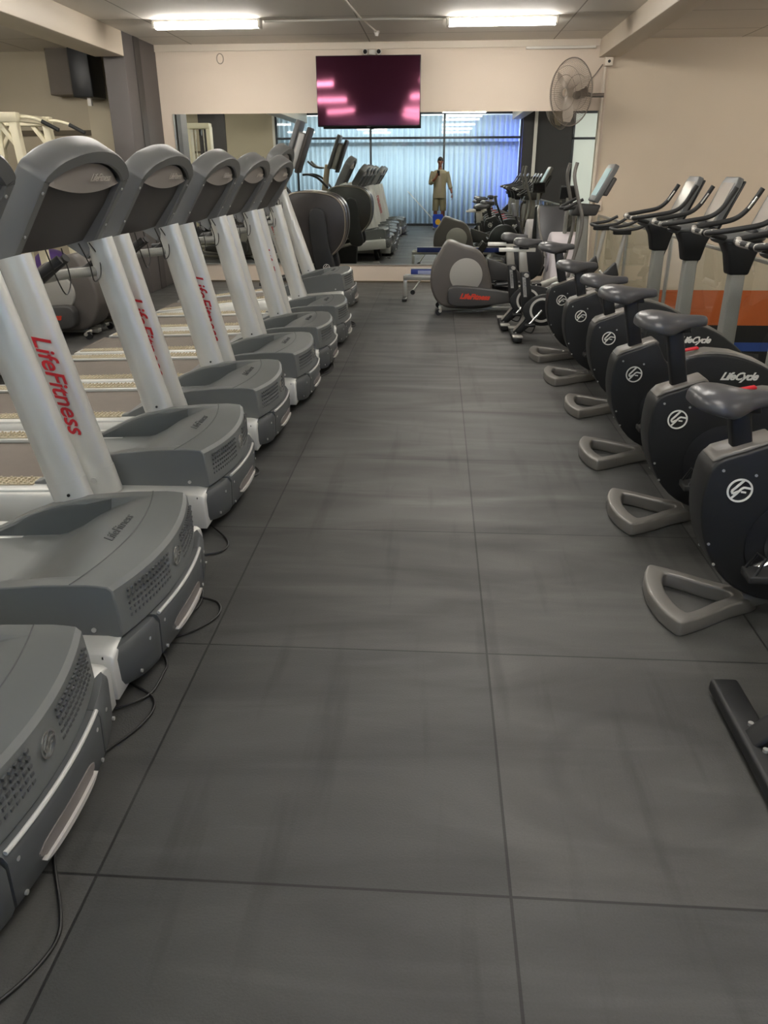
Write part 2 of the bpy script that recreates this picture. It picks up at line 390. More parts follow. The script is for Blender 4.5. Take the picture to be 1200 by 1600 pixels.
# curtain wall of the studio behind the camera (seen in the mirror)
wf = MB()
ALU = mat('dark_mullion', '#3a3d42', .4, .4)
for x in (-4.80, -4.2, -2.02, .13, 2.34): wf.box((x, -1.36, 1.53), (.06, .07, 3.06))
for z in (.03, 2.40, 3.04): wf.box((-1.23, -1.36, z), (7.14, .07, .06))
W1 = struct(wf.build('window_1', ALU, bevel=.004))
for i, (a, b_) in enumerate(((-4.77, -4.23), (-4.17, -2.05), (-1.99, .10), (.16, 2.31))):
    for z0, z1 in ((.06, 2.37), (2.43, 3.01)):
        MB().box(((a+b_)/2, -1.36, (z0+z1)/2), (b_-a, .008, z1-z0)).build('glass_pane', WGLASS, W1)
def curtain(name, x0, x1, y, z0, z1, label, grp):
    m = bpy.data.materials.get('sheer_curtain')
    if not m:
        m = bpy.data.materials.new('sheer_curtain'); m.use_nodes = True; nt = m.node_tree; nt.nodes.clear(); N = nt.nodes.new; L = nt.links.new
        o = N('ShaderNodeOutputMaterial'); d = N('ShaderNodeBsdfDiffuse'); d.inputs[0].default_value = (.62, .66, .68, 1)
        t = N('ShaderNodeBsdfTranslucent'); t.inputs[0].default_value = (.72, .78, .82, 1)
        mx = N('ShaderNodeMixShader'); mx.inputs[0].default_value = .55; L(d.outputs[0], mx.inputs[1]); L(t.outputs[0], mx.inputs[2]); L(mx.outputs[0], o.inputs[0])
    n = int((x1-x0)/.012); top = []; bot = []
    for i in range(n+1):
        x = x0+(x1-x0)*i/n
        a = .05*math.sin(x*2*PI/.15+1.1*math.sin(x*3.1))+.015*math.sin(x*17)
        bot.append((x, y+a*1.15, z0)); top.append((x, y+a*.75, z1))
    b = MB(); mid = [tuple(lerp(p[k], q[k], .5) for k in range(3)) for p, q in zip(bot, top)]
    b.loft([bot, mid, top], cap=False, wrap=False)
    o = b.build(name, m); md = o.modifiers.new('t', 'SOLIDIFY'); md.thickness = .002
    return tag(o, label, 'curtain', grp)
curtain('curtain', -4.78, 2.32, -1.60, .03, 2.30, 'long pleated pale blue curtain behind the glazing, the tall lower run', 'pleated curtains behind the glazing')
curtain('curtain', -4.78, 2.32, -1.72, 2.2, 3.0, 'short pleated sheer curtain above the tall one, near the ceiling behind the glazing', 'pleated curtains behind the glazing')
def area(name, loc, rot, sx, sy, power, col):
    l = bpy.data.lights.new(name, 'AREA'); l.shape = 'RECTANGLE'; l.size = sx; l.size_y = sy; l.energy = power; l.color = col
    o = bpy.data.objects.new(name, l); COL.objects.link(o); o.location = loc; o.rotation_euler = rot; return o
area('studio_light', (-1.6, -3.9, 2.4), (math.radians(72), 0, 0), 5.5, .3, 210, (.86, .95, 1))
area('studio_violet_light', (2.2, -2.3, 1.6), (math.radians(90), 0, math.radians(25)), .3, 2.4, 30, (.12, .16, 1))
# lit frosted windows across the void (seen in the mirror)
fw = MB()
for x in (3.83, 4.75, 5.67, 6.45): fw.box((x, -1.36, 1.68), (.07, .08, 2.78))
for z in (.33, 2.36, 3.03): fw.box((5.14, -1.36, z), (2.7, .08, .06))
W2 = struct(fw.build('window_2', ALU, bevel=.004))
FROST = mat('frosted_lit_pane', '#dfe6e0', .5, emit=.16)
for a, b_ in ((3.865, 4.715), (4.785, 5.635), (5.705, 6.415)):
    for z0, z1 in ((.36, 2.33), (2.39, 3.0)):
        MB().box(((a+b_)/2, -1.37, (z0+z1)/2), (b_-a, .01, z1-z0)).build('frosted_pane', FROST, W2)

# mirror
MIR = mat('mirror_silvering', '#dfe3de', .0, 1.0)
mm = thing('wall_mirror', 'long frameless wall mirror across the pale back wall, reflecting the gym', 'mirror', (-.775, 11.775, .26))
MB().box((0, 0, .99), (5.85, .006, 1.98)).build('mirror_glass', MIR, mm)
MB().box((0, -.004, -.006), (5.85, .016, .014)).build('bottom_channel', mat('alu', '#b9b7b0', .35, .8), mm)
MB().box((-2.93, -.003, .99), (.012, .014, 1.98)).build('edge_strip', mat('alu', '#b9b7b0', .35, .8), mm)

# glass balustrade along the right
bal = thing('glass_balustrade', 'glass balustrade with slim rail behind the exercise bikes, orange wall showing through', 'balustrade', (2.26, 0, 0))
for i in range(7):
    y0 = -1.3+i*1.865
    MB().box((0, y0+.93, .48), (.012, 1.85, .86)).build('glass_panel', GLASS, bal)
MB().box((0, 5.22, .925), (.035, 13.06, .028)).build('top_rail', mat('alu', '#b9b7b0', .35, .8), bal, bevel=.005)
for i in range(8):
    MB().box((0, -1.3+i*1.865, .46), (.03, .03, .92)).build('post', mat('alu', '#b9b7b0', .35, .8), bal)

# ceiling lights
DIFF = mat('fluorescent_diffuser', '#fffaf2', .5, emit=TUBE)
FIXW = mat('fixture_white', '#d9d4ca', .5)
def ceiling_light(label):
    t = thing('ceiling_light', label, 'ceiling light', group='fluorescent battens')
    MB().box((0, 0, -.012), (1.24, .13, .024)).build('fixture_base', FIXW, t, bevel=.004)
    pr = [(-.055, -.024), (-.06, -.045), (-.05, -.07), (-.025, -.085), (.025, -.085), (.05, -.07), (.06, -.045), (.055, -.024)]
    MB().prism(pr, -.585, .585, axis='x').build('diffuser', DIFF, t)
    for s in (-1, 1): MB().box((s*.60, 0, -.045), (.035, .135, .09)).build('end_cap', FIXW, t, bevel=.01)
    return t
L0 = ceiling_light('long fluorescent ceiling light left of the wall screen')
L0.location = (-2.65, 10.0, 3.07)
rows = [(.66, 10.08, 'long fluorescent ceiling light right of the wall screen, towards the fan')]
nm = ['third', 'second', 'first']
for k, y in enumerate((7.1, 4.2, 1.3)):
    rows.append((-2.65, y, 'fluorescent ceiling light above the treadmills, %s row from the mirror end' % ['second', 'third', 'fourth'][k]))
    rows.append((.66, y, 'fluorescent ceiling light above the aisle and bikes, %s row from the mirror end' % ['second', 'third', 'fourth'][k]))
rows.append((.66, -.4, 'fluorescent ceiling light above the aisle, nearest the curtained glazing'))
for k, (x, y) in enumerate(((-5.75, 9.0), (-6.7, 5.5), (-6.7, 1.3), (-5.75, 3.4))):  # last fixture is an unseen extra, added to brighten the left bay
    rows.append((x, y, 'fluorescent ceiling light in the left bay, %s' % ['above the cream rack', 'halfway along', 'nearest the curtained end', 'added to brighten it, second from the curtained end'][k]))
for k, y in enumerate((9.2, 5.2, 1.2)):
    rows.append((4.9, y, 'fluorescent ceiling light over the void right of the balustrade, %s' % ['far end', 'middle', 'near end'][k]))
for x, y, lb in rows: dup(L0, (x, y, 3.07), label=lb)

# ceiling conduit and small fittings
c = MB(); c.tube([(-2.0, 10.02, 3.05), (-.6, 10.02, 3.058), (.0, 10.06, 3.05)], .013, 8)
c.tube([(-.9, 10.02, 3.055), (-.95, 9.3, 3.058), (-1.0, 8, 3.058)], .011, 8)
c.tube([(-.9, 10.02, 3.055), (-.80, 10.9, 3.058)], .011, 8)
tag(c.build('ceiling_conduit', FIXW), 'thin white electrical conduit on the ceiling between the two far lights', 'conduit')
sd = thing('smoke_detector', 'small white smoke detector on the ceiling above the wall screen', 'detector', (-.80, 10.9, 3.07))
MB().disc((0, 0, -.012), .035, .024, 'z', 20).build('base', FIXW, sd)
MB().disc((0, 0, -.04), .02, .035, 'z', 20, .028).build('sensor_head', FIXW, sd)
cw = MB(); cw.tube([(1.3, 10.1, 3.045), (.35, 10.9, 3.06), (.1, 10.9, 3.06)], .008, 6)
em = thing('wall_light', 'small twin-headed white emergency lamp on the wall just above the screen', 'emergency light', (-.92, 11.75, 2.95))
MB().box((0, 0, 0), (.10, .05, .06)).build('housing', FIXW, em, bevel=.008)
for s in (-1, 1):
    h = MB().disc((s*.09, -.04, .0), .035, .05, 'y', 20).build('lamp_head', FIXW, em, bevel=.004)
    MB().disc((s*.09, -.068, .0), .026, .006, 'y', 20).build('lens', SCREEND, h)
hk = MB(); hk.tube([(.045*math.cos(a)-2.98, 11.76, 2.9+.06*math.sin(a)) for a in [i*2*PI/20 for i in range(20)]], .006, 6, closed=True)
tag(hk.build('wall_hook', mat('hook_grey', '#a39889', .5)), 'thin oval cable loop hanging on the wall left of the screen', 'hook')
pp = MB(); pp.tube([(2.14, 11.73, .05), (2.14, 11.73, 2.86)], .022, 12)
tag(pp.build('corner_pipe', TRIM), 'slim cream vertical pipe in the far right wall corner', 'pipe')
jb = thing('junction_box', 'small junction box at the top of the corner pipe, beside the fan', 'junction box', (2.17, 11.68, 2.80))
MB().box((0, 0, 0), (.10, .08, .10)).build('box', TRIM, jb, bevel=.006)
MB().disc((.0, -.045, .0), .018, .01, 'y', 16).build('knockout', BLACKP, jb)
tag(MB().box((1.55, 11.74, 2.975), (.9, .03, .03)).build('cable_trunking', FIXW, bevel=.004), 'narrow white cable trunking high on the back wall near the fan', 'trunking')
so = thing('wall_socket', 'small cream wall socket beside the mirror, above the balustrade end', 'socket', (2.235, 11.76, 1.05))
MB().box((0, 0, 0), (.09, .03, .13)).build('plate', TRIM, so, bevel=.004)
MB().box((0, -.018, .03), (.03, .01, .02)).build('switch', FIXW, so)

# wall speaker / box pair in the left bay
sp = thing('wall_speaker', 'large dark loudspeaker cabinet hung high on the left bay wall', 'speaker', (-4.95, 11.8, 2.44))
MB().prism([(-.02, -.30), (.26, -.30), (.30, 0.05), (.22, .18), (.0, .18)], 0, .60, axis='z').build('cabinet', BLACKP, sp, bevel=.008)
MB().box((.13, -.306, .30), (.25, .012, .57)).build('grille', BLACKD, sp, bevel=.003)
MB().box((.16, -.2, -.05), (.05, .05, .10)).build('mount', FIXW, sp)
MB().box((.14, .2, .3), (.06, .24, .06)).build('bracket', BLACKP, sp)
sb = thing('wall_cabinet', 'brown-grey box mounted left of the dark loudspeaker', 'wall box', (-5.3, 12.05, 2.50))
MB().box((0, 0, .29), (.34, .28, .58)).build('body', mat('brown_box', '#6c6357', .6, 0, .06, 30), sb, bevel=.01)
MB().box((0, -.143, .29), (.30, .008, .54)).build('front_cover', mat('brown_box2', '#62594e', .6, 0, .06, 30), sb)

# ================================================================ WALL SCREEN
tv = thing('television', 'large black flat television hung high on the back wall above the mirror', 'television', (-.955, 11.50, 2.47))
def tvmat():
    m = mat('tv_glass', '#160a12', .16, 0)
    nt = m.node_tree; b = nt.nodes['Principled BSDF']; N = nt.nodes.new; L = nt.links.new
    b.inputs['Specular Tint'].default_value = (1.0, .30, .52, 1); b.inputs['Specular IOR Level'].default_value = 1.0
    b.inputs['IOR'].default_value = 1.36; b.inputs['Roughness'].default_value = .06
    b.inputs['Base Color'].default_value = (.022, .006, .012, 1)
    tc = N('ShaderNodeTexCoord'); n = N('ShaderNodeTexNoise'); n.inputs['Scale'].default_value = 1.0; n.inputs['Detail'].default_value = 0
    L(tc.outputs['Object'], n.inputs['Vector']); bp = N('ShaderNodeBump'); bp.inputs['Strength'].default_value = 1; bp.inputs['Distance'].default_value = .012
    L(n.outputs['Fac'], bp.inputs['Height']); L(bp.outputs[0], b.inputs['Normal']); return m
MB().box((0, .0, 0), (1.375, .035, .83)).build('casing', BLACKD, tv, bevel=.006)
sc_ = MB(); sc_.loft([[(x, -.046+.030*(x+.25)**2, -.40), (x, -.046+.030*(x+.25)**2, .405), (x, -.010, .405), (x, -.010, -.40)] for x in [-.6775+1.355*i/24 for i in range(25)]])
sc_.build('screen', tvmat(), tv, smooth=40)
MB().box((0, -.022, -.418), (.05, .02, .012)).build('logo_foot', BLACKP, tv)
MB().box((0, .13, 0), (.5, .24, .35)).build('wall_bracket', BLACKD, tv, bevel=.01)

# ================================================================ WALL FAN
fan = thing('wall_fan', 'large round caged fan on the back wall, turned towards the treadmills', 'fan', (1.66, 11.30, 2.42))
fan.rotation_euler = (math.radians(4), 0, math.radians(-57))
FANG = mat('fan_cage_wire', '#7d7369', .45, .3); FANB = mat('fan_blade', '#a89c8e', .45, .2)
cg = MB(); R = .385
for k in range(96):
    a = 2*PI*k/96
    pts = [(r*math.cos(a), y, r*math.sin(a)) for r, y in ((.05, -.10), (.2, -.10), (.33, -.075), (.385, 0), (.33, .075), (.2, .10), (.07, .11))]
    cg.tube(pts, .0018, 4)
for r, y, t in ((.385, 0, .007), (.05, -.10, .003), (.2, -.103, .003), (.3, -.088, .002), (.07, .11, .003), (.2, .103, .003)):
    cg.tube([(r*math.cos(i*2*PI/40), y, r*math.sin(i*2*PI/40)) for i in range(40)], t, 6, closed=True)
cg.build('cage', FANG, fan)
for k in range(3):
    a0 = math.radians(20+120*k); b = MB(); rings = []
    for j in range(9):
        r = .05+.29*j/8; wd = .06+.09*math.sin(min(1, j/6)*PI/2)-(.05*max(0, j-6)/2); tw = math.radians(38-2.2*j)
        cc = Vector((r*math.cos(a0), 0, r*math.sin(a0))); tg = Vector((-math.sin(a0), 0, math.cos(a0)))
        d = tg*math.cos(tw)+Vector((0, 1, 0))*math.sin(tw); nn = Vector((0, 1, 0))*math.cos(tw)-tg*math.sin(tw)
        rings.append([cc-d*wd*.5, cc+nn*.006, cc+d*wd*.5, cc-nn*.002])
    b.loft(rings); b.build('blade', FANB, fan, smooth=60)
MB().disc((0, -.03, 0), .05, .06, 'y', 24, .06).build('hub', FANB, fan, bevel=.008)
MB().disc((0, .16, 0), .085, .16, 'y', 24, .07).build('motor', FANG, fan, bevel=.015)
MB().tube([(0, .2, -.02), (.1, .27, -.05), (.2, .38, -.06)], .025, 10).build('arm', FANG, fan)
fcord = MB(); fcord.tube(spline([(1.85, 11.62, 2.38), (1.93, 11.72, 2.46), (1.96, 11.74, 2.58), (2.04, 11.74, 2.68), (2.10, 11.69, 2.77)], 5), .008, 6)
tag(fcord.build('fan_cable', FANG), 'grey power cable rising from the fan to the corner junction box', 'cable')

# ================================================================ TREADMILL
def circle_emblem(r, t=.003):
    """ring with two crossing slanted strokes, facing +z, in the xy plane"""
    b = MB(); b.disc((0, 0, 0), r, t, 'z', 36, hole=r*.86)
    def stroke(pts, w):
        P = [Vector((x*r, y*r, 0)) for x, y in pts]
        for p, q in zip(P[:-1], P[1:]):
            d = (q-p).normalized(); n = Vector((-d.y, d.x, 0))*w*r/2
            b.prism([((p-n).x, (p-n).y), ((q-n).x, (q-n).y), ((q+n).x, (q+n).y), ((p+n).x, (p+n).y)], -t/2, t/2, axis='z')
    stroke([(.25, .92), (-.25, .35), (-.62, -.05), (-.5, -.28), (-.1, -.08)], .17)
    stroke([(-.62, -.72), (-.2, -.25), (.1, .15), (.3, .26), (.86, .16)], .15)
    stroke([(.12, -.12), (.5, -.16)], .13)
    return b
def hood_top(x, ay):
    zc = interp(-x, [-.1, .06, .20, .30, .38, .46, .9], [.372, .385, .36, .315, .262, .222, .20])
    zs = interp(-x, [-.1, .05, .20, .36, .50, .62, .75, .9], [.372, .388, .382, .366, .336, .290, .225, .20])
    return lerp(zc, zs, max(sm(ay, .300, .318), sm(x, -.22, -.10)))
def front_x(y, h=.37): return .015+.060*(1-(y/h)**2)
def make_treadmill():
    t = thing('treadmill', 'tmp', 'treadmill', group='row of treadmills on the left')
    # hood: a grid over the top, with skirt
    b = MB(); ny, nx = 25, 25; rings = []
    ys = sorted([-.37+.74*i/(ny-1) for i in range(ny)]+[s_*v for s_ in (-1, 1) for v in (.298, .303, .309, .315, .320)])
    for y in ys:
        xf = front_x(y); r = []
        r.append((xf+.012, y, .215)); r.append((xf+.008, y, .30)); r.append((xf, y, hood_top(xf, abs(y))-.012))
        for i in range(nx):
            x = lerp(xf-.014, -.78, i/(nx-1)); z = hood_top(x, abs(y)); r.append((x, y, z))
        r.append((-.78, y, .17)); r.append((-.1, y, .17)); rings.append(r)
    b.loft(rings); hd = b.build('motor_hood', HOOD, t, smooth=32)
    md = hd.modifiers.new('b', 'BEVEL'); md.width = .004; md.segments = 2; md.limit_method = 'ANGLE'; md.angle_limit = math.radians(50)
    # seam line across the hood top near the front and raised lettering
    s = MB()
    pts = [(front_x(y)-.13, y, hood_top(front_x(y)-.13, abs(y))+.0005) for y in [-.365+.73*i/20 for i in range(21)]]
    s.tube(pts, .0022, 5); s.build('hood_seam', VENT, hd)
    # front vent: louvre rows
    for side in (-1, 1):
        v = MB()
        for row in range(5):
            for k in range(13):
                y = side*(.075+.02*k); z = .262+row*.021
                v.box((front_x(y)+.0085, y, z), (.006, .013, .008), rot=(0, 0, -side*.25*abs(y)/.37))
        v.build('front_vent', VENT, t)
    e = circle_emblem(.034).xf(frame((front_x(0)+.0125, 0, .305), (0, 1, 0), (0, 0, 1))); e.build('emblem', CHROME, t)
    tx = text_mesh('LifeFitness', .048, .3, .0012).xf(frame((-.115, .03, hood_top(-.115, 0)+.0035), (0, 1, 0), (-1, 0, .18)))
    tx.build('hood_lettering', VENT, t)
    for s_ in (-1, 1):
        MB().disc((-.06, s_*.372, .235), .0075, .006, 'y', 12).build('screw', SCREW, t)
    # fairings at the foot of the uprights (far and near shoulders)
    for s_ in (-1, 1):
        rg = []
        for i in range(17):
            u = i/16; x = lerp(-.80, -.26, u)
            top = .195+.15*math.sin(min(1, u*1.25)*PI/2)**1.1 if u < .8 else lerp(.345, .372, (u-.8)/.2)
            wdt = .075*math.sin(PI*min(1, .12+u*.88))**.6
            yo = s_*.366; yi = s_*.298
            bot = .18
            rg.append([(x, yo, bot), (x, yi, bot), (x, yi+s_*.002, lerp(bot, top, .9)), (x, yi+s_*.010, top), (x, yi+s_*.045, top+.004), (x, yo, top-.012)])
        MB().loft(rg).build('upright_fairing', FAIR, t, smooth=40)
    # silver side frames and end returns
    for s_ in (-1, 1):
        pr = [(.465*s_, .05), (.465*s_, .175), (.452*s_, .205), (.425*s_, .215), (.30*s_, .215), (.30*s_, .05)]
        rg = []
        for x, sc in ((-2.02, .45), (-1.98, .6), (-1.9, .68), (-1.2, .86), (-.5, .98), (-.1, 1), (-.02, 1), (.015, .97), (.028, .9)):
            rg.append([(x, y, .05+(z-.05)*sc if x < -.1 else .05+(z-.05)*sc) for y, z in pr])
        MB().loft(rg).build('side_frame', SILVERF, t, bevel=.004)
        # foot rail with dimpled pad
        q = [(-1.95, s_*.285), (-.80, s_*.285), (-.72, s_*.31), (-.70, s_*.345), (-.72, s_*.375), (-.80, s_*.395), (-1.95, s_*.395)]
        pz = lambda x: .05+.165*interp(x, [-1.95, -1.2, -.5], [.68, .86, .98])
        MB().prism([(-1.96, pz(-1.96)-.005), (-.62, pz(-.62)-.02), (-.62, pz(-.62)+.006), (-1.96, pz(-1.96)+.012)], min(s_*.28, s_*.44), max(s_*.28, s_*.44)).build('foot_rail', SILVERF, t, bevel=.005)
        fp = MB()
        fp.prism([(-1.93, pz(-1.93)+.012), (-.78, pz(-.78)+.004), (-.78, pz(-.78)+.012), (-1.93, pz(-1.93)+.018)], min(s_*.295, s_*.385), max(s_*.295, s_*.385))
        for i in range(46):
            for j in range(4):
                x = -1.90+.0245*i; fp.disc((x, s_*(.307+.022*j+(.011 if i % 2 else 0)), pz(x)+.016), .0075, .008, 'z', 6, .005)
        fp.build('foot_pad', PADM, t)
    MB().prism([(-2.0, .10), (-.30, .175), (-.30, .20), (-1.98, .155)], -.285, .285).build('running_belt', BELT, t, bevel=.004)
    MB().tube([(-2.0, -.29, .125), (-2.0, .29, .125)], .034, 16).build('rear_roller', BELT, t)
    MB().box((-1.05, 0, .085), (1.8, .56, .05)).build('deck', BLACKD, t)
    for x in (-.12, -1.9):
        for s_ in (-1, 1): MB().disc((x, s_*.36, .027), .03, .054, 'z', 14).build('levelling_foot', BLACKD, t)
    # bumper: centre piece with slot, two end caps
    def fx(y): return .035+.072*(1-(y/.46)**2)
    def bump(y0, y1, z0f, z1, cut=None, n=14):
        rg = []
        for i in range(n+1):
            y = lerp(y0, y1, i/n); x = fx(y); zb = z0f(y)
            rg.append([(x-.10, y, zb+.01), (x-.012, y, zb), (x, y, zb+.014), (x+.004, y, z1-.02), (x-.004, y, z1-.004), (x-.012, y, z1), (x-.10, y, z1)])
        return MB().loft(rg)
    zlow = lambda y: .045+.03*(abs(y)/.46)**3
    cen = bump(-.235, .235, lambda y: .055, .212).build('bumper', BUMP, t, smooth=45)
    sl = MB(); rg = []
    for i in range(15):
        y = lerp(-.14, .14, i/14); x = fx(y); k = math.sqrt(max(0, 1-(abs(y)/.141)**4))
        rg.append([(x-.02, y, .098-.012*k), (x+.013, y, .098-.012*k), (x+.013, y, .098+.002*k), (x-.02, y, .098+.008*k)])
    sl.loft(rg).build('handle_lip', mat('slot_grey', '#b4b1ac', .4), cen, smooth=45)
    sl = MB(); rg = []
    for i in range(15):
        y = lerp(-.145, .145, i/14); x = fx(y); k = math.sqrt(max(0, 1-(abs(y)/.146)**4))
        rg.append([(x-.03, y, .118-.026*k), (x+.0055, y, .118-.026*k), (x+.0055, y, .118+.020*k), (x-.03, y, .118+.020*k)])
    sl.loft(rg).build('slot_recess', mat('slot_recess_grey', '#77716e', .5), cen, smooth=45)
    for s_ in (-1, 1):
        for yy, z in ((.205, .175), (.205, .075)): MB().disc((fx(yy)+.0015, s_*yy, z), .006, .006, 'x', 10).build('screw', SCREW, cen)
    lp = MB(); lp.tube([(fx(y)+.000, y, .216) for y in [-.23+.46*i/20 for i in range(21)]], .006, 8)
    lp.build('ledge_highlight', mat('ledge_highlight_grey', '#c4c4c0', .3), cen)  # pale line paints in the light caught by the bumper's top ledge
    for s_ in (-1, 1):
        y0, y1 = s_*.243, s_*.458; rg = []
        for i in range(11):
            y = lerp(y0, y1, i/10); x = fx(y)-.03*(i/10)**4; zb = .05+.035*(i/10)**2
            xr = .13*(1-.93*(i/10)**1.5); rg.append([(x-xr, y, zb), (x-.012, y, zb-.005), (x, y, zb+.02), (x+.004, y, .185-.015*(i/10)**3), (x-.012, y, .208-.012*(i/10)**4), (x-xr, y, .208-.012*(i/10)**4)])
        ec = MB().loft(rg).build('bumper_end_cap', BUMP, t, bevel=.006, smooth=50)
        for yy, z in ((.30, .165), (.36, .085)): MB().disc((fx(yy)+.0015, s_*yy, z), .006, .006, 'x', 10).build('screw', SCREW, ec)
    # uprights
    def up_path(s_): 
        b0, b1 = (-.425, .20) if s_ < 0 else (-.435, .315)
        return Vector((b0, s_*.425 if s_ < 0 else .385, b1)), Vector((-.645, s_*.425 if s_ < 0 else .40, 1.20))
    for s_ in (-1, 1):
        p, q = up_path(s_); d = (q-p).normalized(); xa = Vector((1, 0, 0)); xa = (xa-d*xa.dot(d)).normalized(); ya = Vector((0, 1, 0))
        prof = [(.077*math.copysign(abs(math.cos(a))**.85, math.cos(a)), .043*math.copysign(abs(math.sin(a))**.9, math.sin(a))) for a in [2*PI*k/32 for k in range(32)]]
        prof[23] = (prof[23][0], prof[23][1]-.003); prof[9] = (prof[9][0], prof[9][1]+.003)
        rings = []
        for tt in (0, .08, .5, 1.0):
            c_ = p.lerp(q, tt); sc = 1.0-.10*tt
            rings.append([c_+xa*u*sc+ya*v*s_*-1*(-1) for u, v in prof])
        up = MB().loft(rings).build('upright', SILVER, t, smooth=60)
        MB().loft([[p.lerp(q, tt)+xa*u*1.015+ya*v*1.015 for u, v in prof] for tt in (.0, .12)]).build('upright_collar', SILVER, up, smooth=60)
        for c2 in ((.06, 1, BLACKD, .006), (.075, -1, SILVERF, .014)):
            c_ = p.lerp(q, c2[0]); MB().disc(tuple(c_+ya*.044*-1+xa*.01*c2[1]), c2[3], .008, 'y', 14).build('cover_plug', c2[2], up) if (c2[1] > 0) == (s_ > 0) else None
        # red lettering on the outer faces, running down the upright
        c_ = p.lerp(q, .50)+ya*s_*.049
        M = frame(c_, -d if s_ < 0 else -d, xa if s_ < 0 else -xa)
        if s_ < 0:
            txt = text_mesh('LifeFitness', .104, .42, .001, .98, .0012).xf(frame(c_, -d, xa)); txt.build('red_lettering', RED, up)
        else:
            txt = text_mesh('LifeFitness', .104, .42, .001, .98, .0012).xf(frame(c_, -d, -xa)); txt.build('red_lettering', RED, up)
    # console: arched band frame with recessed back panel, tilted towards the runner
    cz0, cz1 = Vector((-.695, 0, 1.19)), Vector((-.495, 0, 1.50))
    ua = (cz1-cz0).normalized(); na = Vector((ua.z, 0, -ua.x))   # na points to the aisle
    H = (cz1-cz0).length
    def K(y, h, dth): return cz0+ua*h+na*dth+Vector((0, y, 0))
    path = [(-.43, -.07), (-.43, .12), (-.43, H-.04), (-.427, H-.005), (-.405, H+.025), (-.32, H+.075), (-.16, H+.115), (0, H+.128), (.16, H+.115), (.31, H+.075), (.41, H+.025), (.432, H-.005), (.435, H-.04), (.43, .12), (.425, -.07)]
    P = spline([(a, b_, 0) for a, b_ in path[:1]+path[1:]], 3)
    rings = []
    for i, p in enumerate(P):
        tg = (P[min(i+1, len(P)-1)]-P[max(i-1, 0)]).normalized(); nn = Vector((tg.y, -tg.x, 0)); ww = .055
        inn = p+nn*ww*1.0; dep = .075
        rings.append([K(p.x, p.y, dep*.35), K(p.x+nn.x*.006, p.y+nn.y*.006, dep*.5), K(inn.x, inn.y, dep*.5), K(inn.x+nn.x*.008, inn.y+nn.y*.008, dep*.38), K(inn.x, inn.y, -dep), K(p.x+nn.x*.008, p.y+nn.y*.008, -dep), K(p.x, p.y, -dep*.85)])
    cf = MB().loft(rings).build('console_frame', CONF, t, smooth=40)
    for y in (-.405, .40):
        for h in (.12, H-.06):
            MB().disc((0, 0, 0), .006, .006, 'z', 10).xf(frame(K(y, h, .039), (0, 1, 0), ua)).build('screw', SCREW, cf)
    rg = []
    for i in range(13):
        y = lerp(-.395, .385, i/12); bow = .018*(1-(y/.39)**2); ht = H+.05-.08*(abs(y)/.39)**2.2
        rg.append([K(y, -.0, -.02+bow), K(y, ht*.6, .0+bow), K(y, ht, -.0+bow), K(y, ht, -.05), K(y, .02, -.07)])
    MB().loft(rg).build('console_back', CONB, t, smooth=50)
    rg = []
    for i in range(17):
        y = lerp(-.36, .36, i/16); e_ = 1-(y/.36)**2
        lo, hi = H-.035-.035*e_, H-.03+.085*e_
        rg.append([K(y, lo, .0+.018*e_-.012), K(y, lo, .026+.012*e_), K(y, hi, .012+.006*e_), K(y, hi, -.01)])
    bd = MB().loft(rg).build('console_badge', BADGE, t, smooth=60)
    text_mesh('LifeFitness', .05, .2, .0008).xf(frame(K(.10, H+.0, .037), (0, 1, 0), ua-na*.1)).build('badge_lettering', BADGET, bd)
    MB().prism([(-.36, .06), (.36, .06), (.36, H-.0), (-.36, H-.0)], 0, .006, axis='z').xf(frame(K(0, 0, -.085), (0, 1, 0), ua)).build('console_screen', TEAL, t)
    MB().prism([(-.39, .02), (.39, .02), (.39, H+.0), (.2, H+.07), (-.2, H+.07), (-.39, H+.0)], -.02, .02, axis='z').xf(frame(K(0, 0, -.062), (0, 1, 0), ua)).build('console_fascia', CONF, t, bevel=.006)
    # cross handle, stop-key bar and side handrails behind the console
    MB().tube(spline([(-0.630, -.40, 1.06), (-0.710, -.36, 1.05), (-.80, -.2, 1.05), (-.80, .2, 1.05), (-0.710, .36, 1.05), (-0.630, .40, 1.06)], 4), .024, 12).build('cross_handle', MAST, t)
    MB().tube([(-.80, -.07, 1.05), (-0.650, -.03, 1.15)], .02, 10).build('handle_stem', BLACKG, t)
    MB().tube([(-.80, .07, 1.05), (-0.650, .03, 1.15)], .02, 10).build('handle_stem', BLACKG, t)
    for s_ in (-1, 1):
        MB().tube(spline([(-.63, s_*.42, 1.16), (-.74, s_*.42, 1.06), (-.94, s_*.42, 1.02), (-1.16, s_*.42, 1.0)], 5), .017, 12).build('handrail', BLACKG, t)
    # safety cord loop hanging below the console
    MB().tube(spline([(-0.650, .18, 1.20), (-0.630, .22, 1.10), (-0.640, .27, 1.02), (-0.630, .33, 1.04), (-0.640, .36, 1.12), (-0.670, .34, 1.19)], 6), .0032, 6).build('safety_cord', CORD, t)
    MB().tube(spline([(-0.650, -.15, 1.20), (-0.640, -.10, 1.06), (-0.640, -.04, 1.0), (-0.640, .02, 1.06), (-0.670, .04, 1.19)], 6), .0032, 6).build('safety_cord', CORD, t)
    return t
